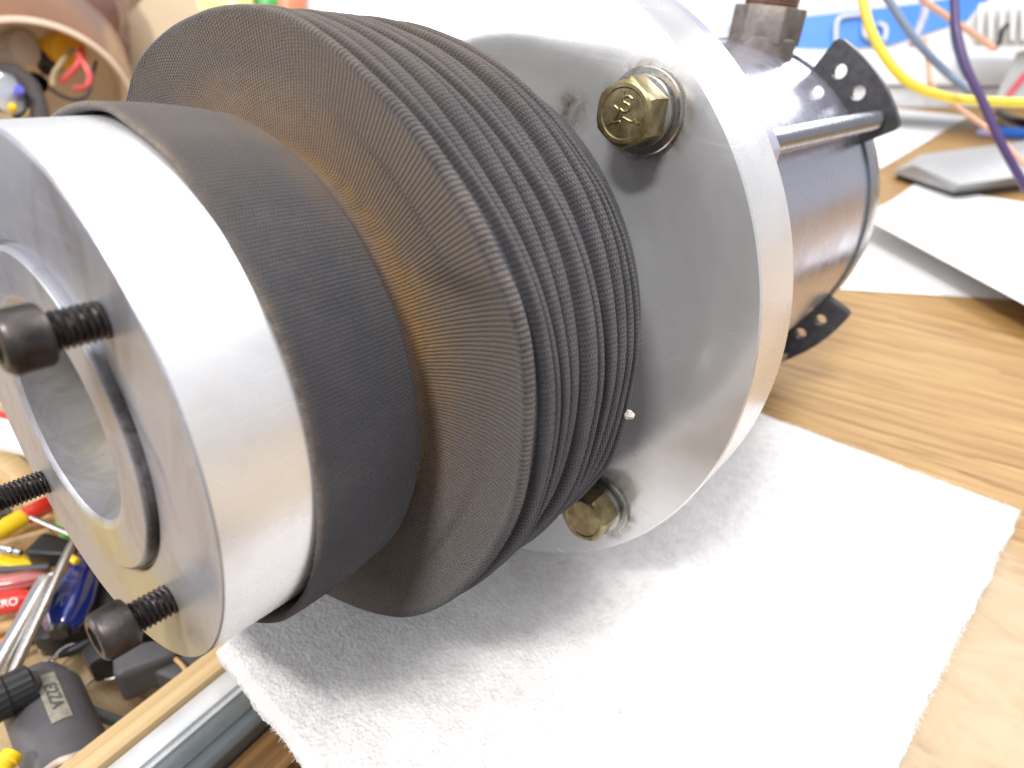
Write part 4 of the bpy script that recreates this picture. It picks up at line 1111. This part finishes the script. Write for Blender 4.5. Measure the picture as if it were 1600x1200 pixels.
# ------------------------------------------------------------------ back left: pouch with wires, cardboard
pc_ = dep(62, 165, 0.50)
yv = (dep(30, 20, 0.66) - pc_).normalized()
pouch = empty('brown_pouch', 'open brown pouch with a pale rim holding wires, top left behind the hub', 'pouch', pc_)
M_lea = plain('brown_leather', (0.20, 0.085, 0.035), 0.3, 0, 0.25, 18, 0.2, 0.3)
M_rim = plain('beige_rim', (0.58, 0.45, 0.34), 0.5, 0, 0.08, 60)
M_inn = plain('beige_lining', (0.62, 0.50, 0.36), 0.7, 0, 0.1, 30)
def pr_lathe(name, prof, mat, segs=72, closed=False, caps=False, sq=0.92):
    x_, y_, a_ = frame_from(yv)
    V, Fc = lathe_data(prof, segs, (0, 0, 0), Vector((0, 0, 1)), closed, caps)
    Mx = Matrix(((x_.x, y_.x, a_.x, pc_.x), (x_.y, y_.y, a_.y, pc_.y), (x_.z, y_.z, a_.z, pc_.z), (0, 0, 0, 1)))
    V2 = [Mx @ Vector((v.x * 0.91, v.y * 0.91 * sq, v.z)) for v in V]
    bm = bmesh.new(); vs = [bm.verts.new(v) for v in V2]
    for f in Fc: bm.faces.new([vs[i] for i in f])
    return under(pouch, bm_obj(name, bm, mat))
pr_lathe('shell', [(0.004, 0.069), (0.02, 0.073), (0.10, 0.080), (0.16, 0.070), (0.17, 0.02), (0.165, 0.02), (0.155, 0.066), (0.10, 0.076), (0.02, 0.069), (0.004, 0.066)], M_lea, closed=True)
pr_lathe('rim', [(-0.002, 0.0665), (-0.003, 0.068), (-0.002, 0.0700), (0.004, 0.0705), (0.006, 0.0690), (0.004, 0.0655), (0.0, 0.0655)], M_rim, closed=True)
pr_lathe('lining', [(0.006, 0.0650), (0.045, 0.060), (0.050, 0.01)], M_inn)
def incl(name, pts, wd, mat, label, cat):
    P_ = [dep(x, y, d) for x, y, d in pts]
    return tag(tube(name, P_, wd * 0.5 * pts[0][2] / F_PX, mat, None, 12, 6), label, cat)
def pod(name, p0, p1, d, wd, mat, label, cat, prof=None):
    a, b = dep(*p0, d), dep(*p1, d + 0.02); w = wd * .5 * d / F_PX
    return tag(seg_lathe(name, a, b, prof or [(0, w * .7), (.04, w), (.5, w), (.9, w * .9), (1, w * .6)], mat, None, 32), label, cat)
prof_g = lambda w: [(0, w * .8), (.05, w), (.9, w), (1, w * .85)]
pod('grey_bottle', (44, 76), (-40, 72), .505, 50, plain('warm_grey_plastic', (0.50, 0.46, 0.44), .4), 'pale grey rounded container inside the brown pouch', 'container')
pod('amber_screwdriver', (112, 80), (40, 66), .520, 54, plain('amber_plastic', (0.80, 0.42, 0.02), .35), 'amber yellow plastic handle inside the brown pouch', 'handle')
pod('black_grip', (86, 88), (66, 112), .520, 34, M_blk, 'black rubber grip inside the brown pouch', 'grip')
incl('red_wire', [(96, 128, .505), (112, 112, .500), (124, 96, .498), (128, 76, .505), (124, 88, .498), (134, 104, .496), (140, 122, .498), (134, 136, .50), (118, 138, .505)], 9, plain('coral_wire_sheath', (0.75, 0.12, 0.12), .4), 'coral red looped wire inside the brown pouch', 'wire')
incl('tan_lead', [(82, 134, .498), (84, 116, .497), (96, 98, .497), (114, 76, .505)], 8, plain('olive_tan_sheath', (0.45, 0.36, 0.20), .5), 'tan wire inside the brown pouch', 'wire')
incl('black_lead', [(78, 138, .500), (96, 150, .498), (120, 156, .498), (138, 146, .499), (146, 112, .503), (150, 96, .51)], 5, M_blk, 'thin black wire round the red one inside the brown pouch', 'wire')
incl('black_strap', [(-10, 112, .470), (18, 112, .468), (44, 130, .466), (58, 160, .465), (66, 200, .465)], 26, plain('black_webbing', (0.035, 0.028, 0.025), .6), 'dark strap hanging in front of the pouch opening', 'strap')
t = empty('chrome_flashlight', 'chrome torch head with coloured reflections at the left edge', 'torch', dep(0, 150, .46))
a, b = dep(14, 150, .455), dep(-60, 170, .48); w = 70 * .5 * .455 / F_PX
under(t, seg_lathe('head', a, b, [(0, w * .8), (.03, w), (.3, w), (.4, w * .9), (.9, w * .8), (1, w * .7)], M_chrome, None, 48))
under(t, seg_lathe('lens', a - (b - a) * .01, a, [(0, w * .6), (1, w * .75)], plain('clear_lens', (0.36, 0.38, 0.40), .1, 0, .3, 30, .02, 1)))
under(t, pod('indicator', (20, 165), (16, 180), .448, 11, M_yel, None, None))
under(t, pod('button', (30, 140), (28, 152), .447, 14, plain('violet_button', (0.12, 0.12, 0.6), .3), None, None))
# cardboard box
M_card = plain('beige_cardboard', (0.60, 0.47, 0.32), 0.75, 0, 0.06, 30, 0.1)
t = empty('cardboard_box', 'plain beige cardboard box behind the bellows at the top left', 'box', dep(220, 190, .72))
under(t, upright('front_panel', 0.72, [(120, 110), (226, -6), (280, -60), (620, -40), (600, 260), (120, 330)], 0.004, M_card, None, 0.001))
under(t, upright('side_panel', 0.726, [(600, -60), (628, -70), (630, 240), (600, 260)], 0.15, M_card, None, 0.001))
# things above it
t = empty('glass_bottle', 'brown glossy bag standing behind the pouch at the top left corner', 'bag', dep(120, 30, .66))
bmx = bmesh.new(); bmesh.ops.create_uvsphere(bmx, u_segments=48, v_segments=24, radius=1)
for v in bmx.verts:
    k = 1 + .12 * noise.noise(v.co * 2.2) + .05 * noise.noise(v.co * 6)
    v.co = Vector((v.co.x * .10 * k, v.co.y * .05 * k, v.co.z * .07 * k))
bmesh.ops.transform(bmx, matrix=Matrix.Translation(dep(90, 20, .70)), verts=bmx.verts[:])
bg_ = bm_obj('bag_body', bmx, plain('wine_brown_plastic', (0.17, 0.09, 0.075), .22, 0, .3, 14, .3, .4), None)
bg_.parent = t; bg_.matrix_parent_inverse = Matrix.Translation(t.location).inverted()
bpy.data.objects[t.name].name = 'plastic_bag'
def topbit(nm, quad, d, mat, label, cat, th=.02): return tag(upright(nm, d, quad, th, mat, None, .002), label, cat)
topbit('yellow_tub', [(298, -30), (372, -30), (368, 14), (308, 16)], .66, plain('pale_yellow_plastic', (0.85, 0.80, 0.35), .2), 'pale yellow glossy tub peeping over the bellows top', 'tub')
topbit('green_block', [(384, -30), (420, -30), (418, 10), (390, 8)], .68, M_green, 'small green block above the bellows', 'block')
topbit('orange_tab', [(430, -40), (452, -40), (450, 22), (434, 18)], .64, plain('salmon_plastic', (0.75, 0.25, 0.14), .4), 'salmon coloured tab above the bellows', 'tab')
topbit('white_wrap', [(456, -40), (545, -40), (540, 20), (500, 34), (470, 24)], .66, M_tray, 'white plastic wrapper between the bellows and the flange', 'wrapper')
bpy.context.view_layer.update()
